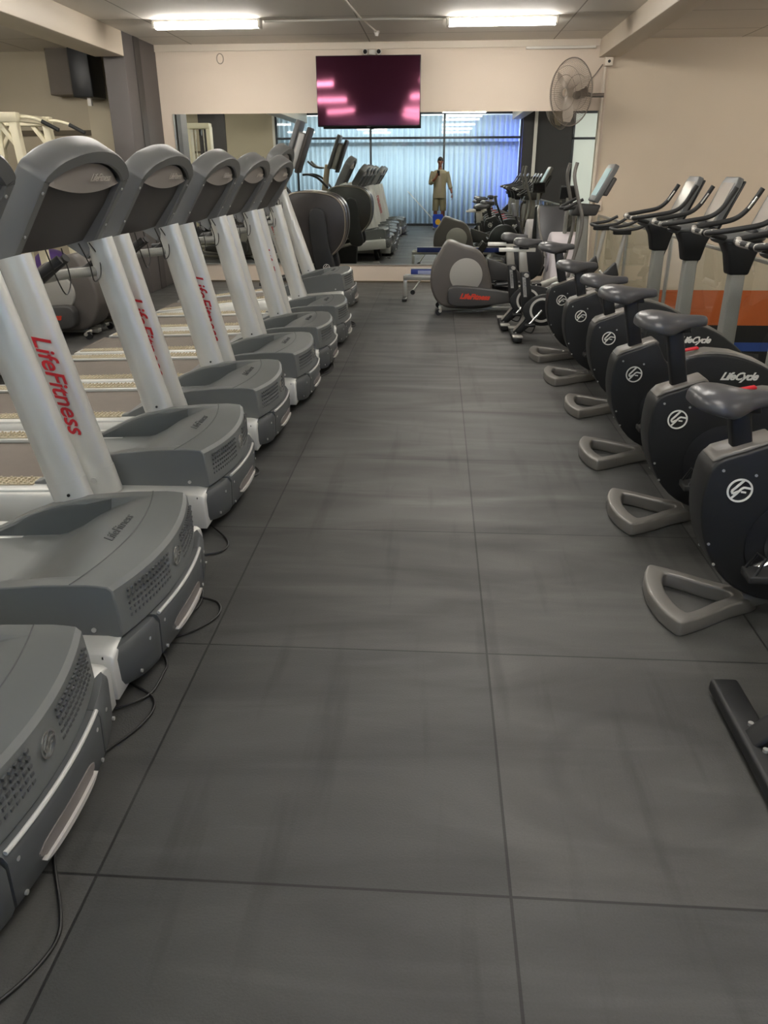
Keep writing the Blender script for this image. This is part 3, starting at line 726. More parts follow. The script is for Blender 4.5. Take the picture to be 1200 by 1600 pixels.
TM = [(-.95, 1.34, 'nearest treadmill on the left, only its dark hood and bumper cut by the frame edge'),
      (-.95, 2.29, 'second treadmill from the camera, big grey motor hood in full view at left'),
      (-1.02, 3.50, 'third treadmill from the camera, large red lettering on its silver upright'),
      (-1.02, 4.55, 'fourth treadmill from the camera, in the middle of the left row'),
      (-.96, 5.49, 'fifth treadmill from the camera, tangled cord by its bumper'),
      (-.94, 6.43, 'sixth treadmill from the camera in the left row'),
      (-.93, 7.47, 'seventh treadmill from the camera, next to the last of the row'),
      (-.95, 8.44, 'farthest treadmill of the row, its front raised, beside the tall dark climber')]
T0 = make_treadmill()
MILLS = []
for i, (x, y, lb) in enumerate(TM):
    o = T0 if i == 0 else dup(T0)
    o.location = (x, y, 0); o['label'] = lb; MILLS.append(o)
# the farthest one stands with its front raised on its lift legs
H_ = MILLS[-1]; H_.rotation_euler = (0, math.radians(-5.0), 0); H_.location.z = .172
for s_ in (-1, 1): MB().prism([(-.22, .05), (-.16, .05), (-.115, -.145), (-.20, -.150)], min(s_*.22, s_*.28), max(s_*.22, s_*.28)).build('lift_leg', BLACKD, H_, bevel=.008)

# ================================================================ UPRIGHT BIKE
def saddle_mb(L=.29, W=.125):
    """wide at the back (x=0), nose towards +x; z=0 at the top"""
    st = [(0, .035, -.030, .028), (.01, .075, -.012, .05), (.035, .105, .0, .072), (.08, W, .006, .088), (.13, W*.92, .0, .098), (.17, W*.66, -.008, .082), (.21, .050, -.014, .060), (.26, .035, -.014, .050), (.30, .032, -.015, .046), (.315, .022, -.022, .034)]
    rg = []
    for x, w_, zt, h in st:
        r = []
        for k in range(18):
            a = 2*PI*k/18; ca, sa = math.cos(a), math.sin(a)
            r.append((x*L/.315, w_*math.copysign(abs(ca)**.8, ca), zt-h/2+h/2*math.copysign(abs(sa)**.8, sa)-(.02*abs(ca)**3)*(w_/W)))
        rg.append(r)
    return MB().loft(rg)
def script_letters(parent, body, size, o, right, up, m, name='script_lettering', shear=.45):
    return text_mesh(body, size, shear, .0008, .92, .0022).xf(frame(o, right, up)).build(name, m, parent)
def make_bike():
    t = thing('exercise_bike', 'tmp', 'exercise bike', group='upright exercise bikes on the right')
    # triangular rear foot
    out = spl2([(.0, -.02), (.012, -.12), (.045, -.205), (.07, -.215), (.16, -.165), (.27, -.09), (.37, -.038), (.40, 0), (.37, .038), (.27, .09), (.16, .165), (.07, .215), (.045, .205), (.012, .12), (.0, .02)], 2)
    def ins(p, f=1): 
        x, y = p; return (.063+(x-.0)*.60 if x < .4 else .3, y*.66)
    hole = [ins(p) for p in out]
    vs_mb = MB().prism(out, 0, .062, axis='z', hole=hole)
    vs_mb.build('rear_foot', GREYM, t, bevel=.010, seg=3, smooth=50)
    MB().tube([(.34, 0, .045), (.50, 0, .10), (.62, 0, .16)], [.042, .045, .05], 14, flat=(1, 1.1, (0, 0, 1))).build('rear_foot_neck', GREYM, t)
    # rear tower shroud
    side = spl2([(.135, .600), (.112, .52), (.115, .40), (.155, .27), (.24, .15), (.36, .085), (.52, .07), (.66, .10), (.72, .22), (.66, .36), (.52, .50), (.40, .56), (.345, .645), (.318, .672), (.23, .640)], 3)
    body = MB().prism(side, -.078, .078).build('rear_shroud', BLACKP, t, bevel=.016, seg=3, smooth=40)
    for s_ in (-1, 1):
        MB().disc((.45, s_*.080, .31), .175, .010, 'y', 40, .165).build('crank_disc', BLACKD, body, bevel=.003)
        MB().disc((.45, s_*.089, .31), .11, .008, 'y', 32, .10).build('crank_disc', BLACKP, body)
        e = circle_emblem(.043, .004).xf(frame((.225, s_*.081, .505), (1, 0, 0) if s_ < 0 else (-1, 0, 0), (0, 0, 1))); e.build('emblem', WHITEL, body)
        for x, z in ((.16, .575), (.155, .30), (.185, .22), (.27, .56)): MB().disc((x, s_*.079, z), .005, .006, 'y', 8).build('screw', SCREW, body)
    top = MB().prism([(.125, .597), (.15, .625), (.325, .685), (.345, .665), (.32, .655), (.15, .602)], -.062, .062).build('shroud_cap', mat('cap_light_grey', '#6f6a64', .35), t, bevel=.008)
    # front shroud with light top strip
    fr = spl2([(.46, .575), (.60, .615), (.74, .605), (.88, .56), (1.0, .49), (1.10, .40), (1.15, .25), (1.13, .12), (1.0, .075), (.70, .07), (.55, .2), (.46, .42)], 3)
    fs_ = MB().prism(fr, -.085, .085).build('front_shroud', BLACKP, t, bevel=.012, seg=3, smooth=40)
    st = MB(); rg = []
    for i in range(13):
        x = lerp(.44, .96, i/12); z = interp(x, [.44, .60, .74, .88, .96], [.572, .616, .606, .562, .52]); rg.append([(x, -.07, z-.01), (x, -.06, z+.012), (x, .06, z+.012), (x, .07, z-.01)])
    st.loft(rg).build('top_strip', GREYM, fs_)
    for s_ in (-1, 1):
        script_letters(fs_, 'LifeCycle', .056, (.77, s_*.0862, .50), (1, 0, 0) if s_ < 0 else (-1, 0, 0), (0, 0, 1), WHITEL)
    MB().box((.52, 0, .625), (.09, .035, .012), rot=(0, -.2, 0)).build('red_tab', mat('red_plastic', '#c4202c', .4), t, bevel=.004)
    # crank, pedals
    cr = MB().disc((.45, 0, .31), .026, .26, 'y', 16).build('crank_axle', CHROME, t)
    for s_ in (-1, 1):
        a = math.radians(25) if s_ > 0 else math.radians(205)
        px, pz = .45+.165*math.cos(a), .31+.165*math.sin(a)
        ck = MB().tube([(.45, s_*.125, .31), (px, s_*.135, pz)], .013, 10, flat=(1.2, .7, (0, 1, 0))).build('crank_arm', CHROME, t)
        pd = MB().box((px, s_*.19, pz), (.10, .085, .028)).build('pedal', BLACKG, ck, bevel=.006)
        MB().tube([(px-.04, s_*.16, pz+.01), (px-.01, s_*.165, pz+.07), (px+.0, s_*.21, pz+.07), (px-.03, s_*.22, pz+.01)], .006, 6).build('pedal_strap', BLACKD, pd)
    # seat post and saddle (placed on top by each bike's height below)
    # mast, collar, console, handlebars
    MB().prism([(.94, .44), (1.04, .44), (1.03, 1.02), (.945, 1.02)], -.045, .045).build('mast', MAST, t, bevel=.014, seg=3)
    MB().loft([[(x, y, z) for x, y in ((.925, -.055), (1.045, -.055), (1.045, .055), (.925, .055))] for z in (.90,)] +
              [[(x, y, z) for x, y in ((.90, -.065), (1.07, -.065), (1.07, .065), (.90, .065))] for z in (1.02,)] +
              [[(x, y, z) for x, y in ((.86, -.08), (1.10, -.08), (1.10, .08), (.86, .08))] for z in (1.10,)]).build('mast_collar', BLACKP, t, bevel=.012)
    MB().ell((.96, 0, 1.115), (.17, .085, .04), 20, 10).build('accessory_tray', CONF, t)
    M = frame((1.125, 0, 1.30), (0, -1, 0), (.42, 0, 1))      # panel facing the rider
    cs = MB().prism([(-.15, -.175), (.15, -.175), (.155, .13), (.13, .175), (-.13, .175), (-.155, .13)], -.045, .0, axis='z').xf(M).build('console', CONF, t, bevel=.010, seg=3)
    MB().prism([(-.15, -.17), (.15, -.17), (.15, .165), (-.15, .165)], -.062, -.046, axis='z').xf(M).build('console_back', BLACKD, cs, bevel=.008)
    MB().prism([(-.12, -.14), (.12, -.14), (.12, .13), (-.12, .13)], -.001, .003, axis='z').xf(M).build('console_screen', SCREEN, cs)
    MB().tube([(.98, 0, 1.08), (1.06, 0, 1.16)], .04, 12).build('console_neck', BLACKP, t)
    for s_ in (-1, 1):
        hb = MB(); hb.tube(spline([(.98, s_*.05, 1.09), (.86, s_*.055, 1.12), (.76, s_*.075, 1.145), (.725, s_*.14, 1.155), (.76, s_*.215, 1.165), (.88, s_*.245, 1.185), (1.0, s_*.25, 1.21), (1.07, s_*.25, 1.26), (1.12, s_*.245, 1.34), (1.15, s_*.245, 1.395)], 5), .0165, 12)
        h = hb.build('handlebar', BLACKG, t)
        MB().tube([(1.078, s_*.2335, 1.275), (1.12, s_*.2285, 1.345)], .0075, 8).build('pulse_sensor', CHROME, h)
        MB().tube(spline([(.765, s_*.07, 1.143), (.727, s_*.125, 1.153), (.745, s_*.195, 1.163)], 4), .0185, 12).build('bar_joint', mat('bar_joint_grey', '#a9a59d', .35), h)
    MB().tube([(1.07, 0, .10), (1.12, 0, .06), (1.16, 0, .04)], .04, 12).build('front_foot_neck', GREYM, t)
    MB().prism(spl2([(1.12, -.24), (1.19, -.25), (1.22, -.1), (1.22, .1), (1.19, .25), (1.12, .24), (1.10, 0)], 3), 0, .05, axis='z').build('front_foot', GREYM, t, bevel=.01)
    MB().tube(spline([(1.10, .02, 1.12), (1.08, .06, .95), (1.02, .07, .7), (1.0, .06, .5)], 5), .004, 6).build('console_cable', CORD, t)
    return t
def add_seat(t, h):
    """post and saddle at the given saddle height"""
    tilt = -.22
    MB().tube([(.235, 0, .60), (.235+(h-.60-.07)*tilt, 0, h-.07)], .030, 16, flat=(1.25, .8, (0, 1, 0))).build('seat_post', BLACKD, t) if False else \
    MB().prism([(.205, .60), (.275, .60), (.275+(h-.66)*tilt, h-.06), (.205+(h-.66)*tilt, h-.06)], -.026, .026).build('seat_post', BLACKD, t, bevel=.01)
    xo = .24+(h-.66)*tilt
    s_ = saddle_mb(.30, .128).xf(Matrix.Translation((xo-.165, 0, h))).build('saddle', VINYL, t, smooth=80, sub=1)
    MB().prism([(xo-.05, h-.085), (xo+.07, h-.085), (xo+.06, h-.05), (xo-.06, h-.05)], -.035, .035).build('saddle_clamp', BLACKP, t, bevel=.006)
BK = [(.82, 2.57, .845, 'nearest upright exercise bike on the right, its saddle set lowest'),
      (.84, 3.39, .955, 'second upright exercise bike from the camera on the right, saddle raised above its neighbour'),
      (.84, 4.21, .955, 'third upright exercise bike from the camera on the right'),
      (.90, 5.18, .90, 'fourth upright exercise bike from the camera on the right, its lettered front shroud showing'),
      (.86, 6.02, .90, 'fifth upright exercise bike from the camera on the right'),
      (.83, 6.80, .965, 'farthest upright exercise bike, in front of the two indoor cycles')]
B0 = make_bike()
for i, (x, y, h, lb) in enumerate(BK):
    o = B0 if i == 0 else dup(B0)
    o.location = (x, y, 0); o['label'] = lb
    o['seat_h'] = h
bikes = [o for o in bpy.data.objects if o.name.startswith('exercise_bike') and o.parent is None]
for o in bikes:
    add_seat(o, o['seat_h']); del o['seat_h']

# ================================================================ INDOOR CYCLE
def make_cycle(so=0.0, trim=True):
    t = thing('indoor_cycle', 'tmp', 'indoor cycle', group='indoor cycles')
    f = BLACKP
    MB().box((.05, 0, .035), (.085, .56, .045)).build('rear_stabiliser', f, t, bevel=.012, seg=3)
    MB().box((.98, 0, .035), (.085, .52, .045)).build('front_stabiliser', f, t, bevel=.012, seg=3)
    for s_ in (-1, 1):
        MB().box((.05, s_*.235, .062), (.095, .11, .014)).build('foot_tread', mat('tread_grey', '#9c9993', .4, .3), t, bevel=.004)
        MB().disc((.05, s_*.22, .007), .02, .014, 'z', 12).build('levelling_foot', BLACKD, t)
        MB().disc((.05, s_*.055, .062), .008, .01, 'z', 8).build('bolt', SCREW, t)
    leg = MB().prism([(.02, .05), (.10, .05), (.34, .25), (.36, .34), (.24, .30)], -.04, .04).build('rear_leg', f, t, bevel=.01)
    if trim: MB().prism([(.03, .075), (.045, .085), (.225, .30), (.21, .305)], -.042, .042).build('leg_trim', mat('leg_trim_grey', '#8f8c86', .4, .3), leg)
    MB().prism([(.10+so*.6, .24), (.22+so*.6, .22), (.145+so, .63), (.06+so, .63)], -.04, .04).build('seat_tube', f, t, bevel=.012)
    lb_ = MB().prism([(.105+so*.85, .40), (.135+so*.85, .40), (.112+so, .58), (.082+so, .58)], -.0425, .0425).build('label_strip', mat('strip_grey', '#a9a7a4', .5), t)
    for s_ in (-1, 1):
        text_mesh('LifeFitness', .034, .1, .0008).xf(frame((.109+so*.93, s_*.0435, .49), (.13, 0, -1) if s_ < 0 else (.13, 0, -1), (1, 0, .13) if s_ < 0 else (-1, 0, -.13))).build('lettering', VENT, lb_)
    MB().prism([(.24, .28), (.34, .22), (.80, .42), (.98, .60), (.94, .72), (.74, .52)], -.035, .035).build('main_frame', f, t, bevel=.012)
    MB().prism([(.86, .52), (.95, .55), (1.02, .06), (.94, .06)], -.035, .035).build('front_leg', f, t, bevel=.008)
    fw_ = MB().disc((.70, 0, .27), .19, .028, 'y', 48).build('flywheel', mat('flywheel_steel', '#6c6b6a', .3, .8), t, bevel=.004)
    MB().disc((.70, 0, .27), .07, .09, 'y', 24).build('flywheel_hub', BLACKD, fw_)
    g = MB().prism(spl2([(.10, .28), (.16, .17), (.28, .135), (.42, .16), (.60, .22), (.74, .24), (.76, .30), (.60, .36), (.42, .42), (.28, .43), (.16, .38)], 4), -.090, -.05).build('chain_guard', f, t, bevel=.008)
    MB().disc((.28, -.093, .285), .115, .006, 'y', 40, hole=.094).build('guard_ring', mat('ring_silver', '#dedcd6', .3, .3), g)
    MB().disc((.28, -.092, .285), .08, .008, 'y', 32).build('guard_disc', BLACKD, g)
    for s_ in (-1, 1):
        a = math.radians(-130) if s_ < 0 else math.radians(50)
        px, pz = .28+.17*math.cos(a), .285+.17*math.sin(a)
        ck = MB().tube([(.28, s_*.105, .285), (px, s_*.115, pz)], .013, 10).build('crank_arm', CHROME, t)
        pd = MB().box((px, s_*.165, pz), (.09, .08, .022)).build('pedal', BLACKD, ck, bevel=.004)
        MB().tube(spline([(px-.04, s_*.20, pz), (px-.05, s_*.17, pz-.05), (px+.02, s_*.15, pz-.07), (px+.05, s_*.16, pz)], 4), .006, 6).build('toe_cage', BLACKD, pd)
    MB().prism([(.055+so, .62), (.135+so, .62), (.105+so, .81), (.035+so, .81)], -.024, .024).build('seat_post', mat('post_silver', '#b5b2aa', .3, .4), t, bevel=.008)
    MB().box((.02+so, 0, .825), (.34, .036, .034)).build('seat_slider', mat('slider_white', '#e2e0d8', .35, .2), t, bevel=.004)
    MB().tube([(.11+so, -.03, .60), (.12+so, -.08, .60)], .018, 12).build('adjuster_knob', mat('knob_grey', '#b0aea8', .4), t)
    saddle_mb(.27, .095).xf(Matrix.Translation((-.02+so, 0, .935))).build('saddle', VINYL, t, smooth=80, sub=1)
    MB().box((.08+so, 0, .855), (.09, .05, .05)).build('saddle_clamp', BLACKD, t, bevel=.006)
    MB().tube([(.95, 0, .62), (1.00, 0, .96)], .022, 14).build('handlebar_post', mat('post_silver', '#b5b2aa', .3, .4), t)
    MB().tube(spline([(1.16, -.20, 1.08), (1.06, -.225, 1.03), (.92, -.20, 1.01), (.88, -.08, 1.01), (.88, .08, 1.01), (.92, .20, 1.01), (1.06, .225, 1.03), (1.16, .20, 1.08)], 5), .015, 10).build('handlebar', BLACKG, t)
    MB().box((.97, 0, .98), (.16, .06, .04)).build('handlebar_clamp', BLACKP, t, bevel=.008)
    MB().tube([(.86, 0, .58), (.80, 0, .64)], .012, 8).build('resistance_knob', SCREW, t)
    return t
C0 = make_cycle()
C0.location = (.73, 7.66, 0); C0['label'] = 'nearer of the two slim indoor cycles standing between the bikes and the grey cross trainer'
dup(C0, (.66, 8.27, 0), 0, 'farther of the two slim indoor cycles, right beside the grey cross trainer')
NC = make_cycle(.42, False)
NC.location = (.87, 1.76, 0); NC['label'] = 'black cycle cut by the right edge, only its flat rear foot bar showing'
for k_ in kids(NC):
    if k_.name.startswith('foot_tread'): bpy.data.objects.remove(k_)

# ================================================================ CROSS TRAINERS
def make_elliptical():
    t = thing('cross_trainer', 'tmp', 'cross trainer', group='grey cross trainers')
    side = spl2([(.06, .16), (.0, .33), (.02, .52), (.10, .66), (.17, .775), (.24, .785), (.36, .74), (.50, .70), (.60, .62), (.66, .48), (.70, .30), (.72, .12), (.60, .06), (.30, .055), (.16, .08)], 4)
    sh = MB().prism(side, -.17, .17).build('drive_shroud', ELLIP, t, bevel=.03, seg=4, smooth=40)
    for s_ in (-1, 1):
        MB().disc((.40, s_*.178, .43), .185, .03, 'y', 48, .175).build('shroud_disc', ELLG, sh, bevel=.004)
        arm = spl2([(.20, .20), (.21, .29), (.30, .325), (.60, .30), (.90, .26), (1.0, .235), (1.01, .17), (.92, .15), (.60, .11), (.33, .10), (.22, .13)], 3)
        am = MB().prism(arm, min(s_*.20, s_*.31), max(s_*.20, s_*.31)).build('pedal_arm_cover', ELLIPD, t, bevel=.016, seg=3, smooth=40)
        text_mesh('LifeFitness', .078, .35, .001, 1, .004).xf(frame((.50, s_*.3115, .21), (1, 0, -.04) if s_ < 0 else (-1, 0, .04), (0, 0, 1))).build('red_lettering', mat('orange_red_lettering', '#c83a22', .45), am)
        MB().tube([(.95, s_*.25, .21), (1.25, s_*.24, .25), (1.48, s_*.25, .34)], .028, 10, flat=(1.3, .8, (0, 0, 1))).build('link_arm', mat('arm_silver', '#a9a7a0', .4, .4), t)
        ft = MB().prism([(.72, .31), (1.10, .345), (1.12, .375), (.74, .34)], min(s_*.06, s_*.22), max(s_*.06, s_*.22)).build('foot_pedal', BLACKD, t, bevel=.01)
        MB().tube(spline([(1.50, s_*.26, .34), (1.58, s_*.27, .7), (1.62, s_*.28, 1.0), (1.55, s_*.27, 1.25), (1.50, s_*.25, 1.45), (1.52, s_*.23, 1.58)], 5), .019, 12).build('swing_handle', GREYM, t)
        MB().tube(spline([(1.66, s_*.06, 1.14), (1.52, s_*.10, 1.13), (1.44, s_*.17, 1.12), (1.50, s_*.21, 1.16), (1.62, s_*.21, 1.22)], 4), .017, 10).build('fixed_handle', BLACKG, t)
        MB().tube([(.12, s_*.17, .06), (.12, s_*.30, .05)], .018, 10).build('rear_foot_bar', mat('arm_silver', '#a9a7a0', .4, .4), t)
        MB().disc((.10, s_*.27, .035), .035, .03, 'y', 16).build('wheel', BLACKD, t)
    MB().prism([(.10, .02), (1.95, .02), (1.95, .07), (.10, .06)], -.045, .045).build('base_rail', mat('arm_silver', '#a9a7a0', .4, .4), t, bevel=.008)
    MB().box((1.88, 0, .03), (.10, .60, .05)).build('front_foot', GREYM, t, bevel=.012)
    MB().prism([(.64, .60), (.95, .50), (1.1, .36), (.95, .34), (.68, .36)], -.05, .05).build('frame_spine', ELLIPD, t, bevel=.012)
    MB().prism([(1.50, .05), (1.70, .05), (1.76, .40), (1.72, 1.12), (1.62, 1.12), (1.60, .40)], -.06, .06).build('mast', MAST, t, bevel=.02, seg=3)
    MB().prism([(1.52, 1.05), (1.80, 1.05), (1.84, 1.16), (1.56, 1.18)], -.10, .10).build('mast_collar', ELLIPD, t, bevel=.02)
    M = frame((1.83, 0, 1.38), (0, -1, 0), (.52, 0, 1))
    cs = MB().prism([(-.19, -.20), (.19, -.20), (.20, .16), (.17, .215), (-.17, .215), (-.20, .16)], -.055, .0, axis='z').xf(M).build('console', CONF, t, bevel=.012, seg=3)
    MB().prism([(-.15, -.14), (.15, -.14), (.15, .16), (-.15, .16)], -.001, .004, axis='z').xf(M).build('console_screen', TEAL, cs)
    MB().prism([(-.19, -.10), (.19, -.10), (.19, .10), (-.19, .10)], -.10, -.055, axis='z').xf(M).build('console_back', ELLIPD, cs, bevel=.015)
    return t
E0 = make_elliptical()
E0.location = (-.07, 9.22, 0); E0['label'] = 'grey cross trainer with pale round disc and red lettering, at the end of the aisle'
E0['group'] = 'grey cross trainers'
for k, y in enumerate((5.9, 7.68, 8.45)):
    dup(E0, (-3.30, y, 0), PI, ['nearest cross trainer behind the treadmills at left', 'middle cross trainer behind the treadmills at left', 'farthest cross trainer behind the treadmills at left, before the cream rack'][k])

# ================================================================ CLIMBERS (tall dark shrouds at the end of the treadmill row)
def make_climber():
    t = thing('climber', 'tmp', 'climber')
    R_ = .33
    for s_ in (-1, 1):
        pr = spl2([(.14, .95), (.12, 1.12), (.02, 1.24), (-.15, 1.29), (-.40, 1.30), (-.58, 1.24), (-.70, 1.05), (-.72, .78), (-.60, .55), (-.35, .46), (-.12, .52), (.05, .66), (.12, .80)], 4)
        MB().prism(pr, min(s_*.06, s_*.22), max(s_*.06, s_*.22)).build('side_shroud', BROWNP, t, bevel=.02, seg=3, smooth=40)
        rim = MB(); rim.tube([(x, s_*.224, z_) for x, z_ in spl2([(.125, .95), (.105, 1.11), (.01, 1.225), (-.15, 1.275), (-.40, 1.285), (-.565, 1.23), (-.68, 1.05), (-.70, .78), (-.585, .56), (-.35, .475), (-.12, .535), (.04, .67), (.108, .80)], 4)], .008, 8, closed=True)
        rim.build('rim_trim', mat('rim_champagne', '#8f887c', .35, .4), t)
    cap = spl2([(-.28, .70), (-.30, .98), (-.27, 1.09), (-.20, 1.12), (-.12, 1.08), (-.09, .95), (-.06, .7), (-.01, .50), (-.01, .42), (-.06, .37), (-.17, .37), (-.24, .45)], 4)
    cp = MB().prism(cap, -.30, -.225).build('pedal_arm', BLACKP, t, bevel=.02, seg=3, smooth=40)
    circle_emblem(.042, .004).xf(frame((-.10, -.302, .45), (1, 0, 0), (0, 0, 1))).build('emblem', WHITEL, cp)
    MB().prism(cap, .225, .30).build('pedal_arm', BLACKP, t, bevel=.02, seg=3, smooth=40)
    for s_ in (-1, 1):
        MB().prism([(-.95, .22), (-.55, .30), (-.55, .34), (-.95, .26)], min(s_*.08, s_*.24), max(s_*.08, s_*.24)).build('foot_pedal', BLACKG, t, bevel=.01)
        MB().prism([(-.60, .28), (-.12, .40), (-.12, .45), (-.60, .33)], min(s_*.24, s_*.29), max(s_*.24, s_*.29)).build('pedal_link', GREYM, t, bevel=.006)
        MB().tube(spline([(-.58, s_*.20, 1.26), (-.72, s_*.26, 1.40), (-.86, s_*.27, 1.46), (-.98, s_*.25, 1.46)], 4), .018, 10).build('handle', BLACKG, t)
        MB().tube(spline([(-.68, s_*.10, 1.56), (-.80, s_*.16, 1.58), (-.9, s_*.20, 1.66)], 4), .016, 10).build('upper_handle', GREYM, t)
    MB().box((-.40, 0, .045), (1.30, .16, .06)).build('base_beam', GREYM, t, bevel=.012)
    for x in (-1.0, .16): MB().box((x, 0, .04), (.12, .66, .06)).build('floor_foot', GREYM, t, bevel=.015)
    MB().prism([(-.55, .06), (-.15, .06), (-.12, .60), (-.55, .60)], -.08, .08).build('pedestal', BLACKP, t, bevel=.02)
    MB().prism([(-.80, .96), (-.66, .96), (-.62, 1.16), (-.56, 1.60), (-.64, 1.62), (-.72, 1.16)], -.05, .05).build('mast', mat('mast_bronze', '#9d927c', .4, .4), t, bevel=.014)
    MB().box((-.68, 0, 1.12), (.20, .15, .10), rot=(0, -.2, 0)).build('mast_clamp', mat('clamp_light', '#c9c4b6', .35, .3), t, bevel=.02)
    M = frame((-.50, 0, 1.80), (0, -1, 0), (.38, 0, 1))
    cs = MB().prism([(-.19, -.26), (.19, -.26), (.20, .22), (.17, .27), (-.17, .27), (-.20, .22)], -.05, .0, axis='z').xf(M).build('console', CONF, t, bevel=.012, seg=3)
    MB().prism([(-.15, -.12), (.15, -.12), (.15, .22), (-.15, .22)], -.001, .004, axis='z').xf(M).build('console_screen', SCREEND, cs)
    MB().prism([(-.15, -.24), (.15, -.24), (.15, .16), (-.15, .16)], -.14, -.05, axis='z').xf(M).build('console_housing', mat('console_back_silver', '#a5a49f', .4, .2), cs, bevel=.02)
    MB().prism([(-.17, -.27), (.17, -.27), (.17, .24), (-.17, .24)], -.175, -.14, axis='z').xf(M).build('console_back', CONB, cs, bevel=.012)
    return t
K0 = make_climber()
K0.location = (-1.22, 9.85, 0); K0['label'] = 'tall dark climber with domed shrouds between the last treadmill and the mirror'

# ================================================================ ROWERS
def make_rower(z, col, lab, loc, blue):
    t = thing('rowing_machine', lab, 'rowing machine', loc, 0)
    ST = mat('rower_steel', '#bdbcb6', .3, .6)
    rl = MB().box((.72, 0, z), (1.44, .055, .06)).build('slide_rail', BLUEP if blue else ST, t, bevel=.008)
    MB().box((.72, 0, z+.034), (1.40, .05, .008)).build('rail_top', ST, rl)
    bl = MB().box((.76, .13, z+.055), (1.34, .05, .075)).build('blue_rail', BLUEP, t, bevel=.008)
    MB().box((.36, .103, z+.055), (.36, .004, .040)).build('white_label', mat('label_pale', '#9aa3c4', .5), bl)
    MB().box((.76, .13, z+.096), (1.34, .05, .008)).build('rail_top', ST, bl)
    MB().prism([(.0, z+.0), (.05, z), (.045, .03), (.0, .03)], -.02, .02).build('rear_leg', ST, t, bevel=.005)
    MB().box((.02, 0, .02), (.06, .42, .035)).build('rear_foot', BLACKD, t, bevel=.008)
    MB().tube([(.22, 0, z-.02), (.12, 0, .10)], .010, 8).build('brace', ST, t)
    MB().disc((.12, 0, .09), .03, .03, 'y', 14).build('caster', BLACKD, t)
    MB().prism([(1.16, .02), (1.26, .02), (1.36, z), (1.26, z)], -.03, .03).build('front_leg', ST, t, bevel=.006)
    MB().box((1.20, 0, .025), (.08, .55, .045)).build('front_foot', BLACKD, t, bevel=.01)
    MB().disc((1.50, 0, z+.20), .24, .16, 'y', 40).build('fan_cage', BLACKD, t, bevel=.03)
    st = saddle_mb(.26, .13).xf(Matrix.Translation((.50, 0, z+.13))).build('sliding_seat', BLACKG, t, smooth=80)
    MB().box((.62, 0, z+.055), (.14, .08, .05)).build('seat_carriage', BLACKD, t, bevel=.006)
    for s_ in (-1, 1): MB().box((1.12, s_*.12, z+.04), (.10, .11, .28), rot=(0, .6, 0)).build('footplate', BLACKG, t, bevel=.008)
    MB().tube([(1.5, 0, z+.40), (1.36, 0, z+.75)], .016, 10).build('monitor_arm', BLACKD, t)
    MB().box((1.34, 0, z+.80), (.04, .17, .15), rot=(0, -.2, 0)).build('monitor', CONF, t, bevel=.008)
    MB().tube([(1.24, -.22, z+.22), (1.24, .22, z+.22)], .015, 10).build('pull_handle', BLACKG, t)
    return t
make_rower(.27, 0, 'rowing machine with silver and blue rails, left of the grey cross trainer', (-.42, 10.12, 0), False)

# ================================================================ STEPPER with white body, beyond the cycles
st = thing('recumbent_stepper', 'pale grey-white seated stepper with a domed drive cover, near the right mirror corner', 'recumbent stepper', (1.58, 11.02, 0), -PI/2)
MB().prism(spl2([(.30, .12), (.28, .40), (.36, .62), (.52, .76), (.70, .80), (.84, .70), (.92, .45), (.95, .15), (.6, .08)], 4), -.17, .17).build('drive_cover', WHITEM, st, bevel=.03, seg=3, smooth=40)
for s_ in (-1, 1):
    MB().disc((.62, s_*.176, .46), .15, .02, 'y', 32, .14).build('cover_disc', mat('lilac_grey', '#aaa4ac', .5), st, bevel=.004)
    MB().box((.42, s_*.24, .30), (.26, .10, .035), rot=(0, -.5, 0)).build('foot_pedal', BLACKG, st, bevel=.008)
    MB().tube(spline([(.62, s_*.20, .50), (.50, s_*.28, .80), (.40, s_*.30, 1.0), (.22, s_*.28, 1.08)], 5), .017, 10).build('arm_lever', GREYM, st)
MB().box((.10, 0, .05), (1.5, .14, .06)).build('base_beam', GREYM, st, bevel=.012)
for x in (-.60, .80): MB().box((x, 0, .03), (.09, .56, .055)).build('floor_foot', GREYM, st, bevel=.012)
MB().box((-.30, 0, .27), (.10, .12, .40)).build('seat_column', GREYM, st, bevel=.01)
MB().box((-.28, 0, .50), (.42, .42, .09)).build('seat', VINYL, st, bevel=.035, seg=3)
MB().box((-.53, 0, .80), (.09, .40, .52), rot=(0, -.22, 0)).build('backrest', VINYL, st, bevel=.035, seg=3)
MB().tube([(.72, 0, .76), (.78, 0, 1.20)], .025, 12).build('mast', MAST, st)
M = frame((.76, 0, 1.27), (0, -1, 0), (.45, 0, 1))
cs = MB().prism([(-.10, -.08), (.10, -.08), (.10, .08), (-.10, .08)], -.04, 0, axis='z').xf(M).build('console', BLACKP, st, bevel=.01)
MB().prism([(-.085, -.06), (.085, -.06), (.085, .06), (-.085, .06)], -.001, .004, axis='z').xf(M).build('console_screen', SCREEND, cs)

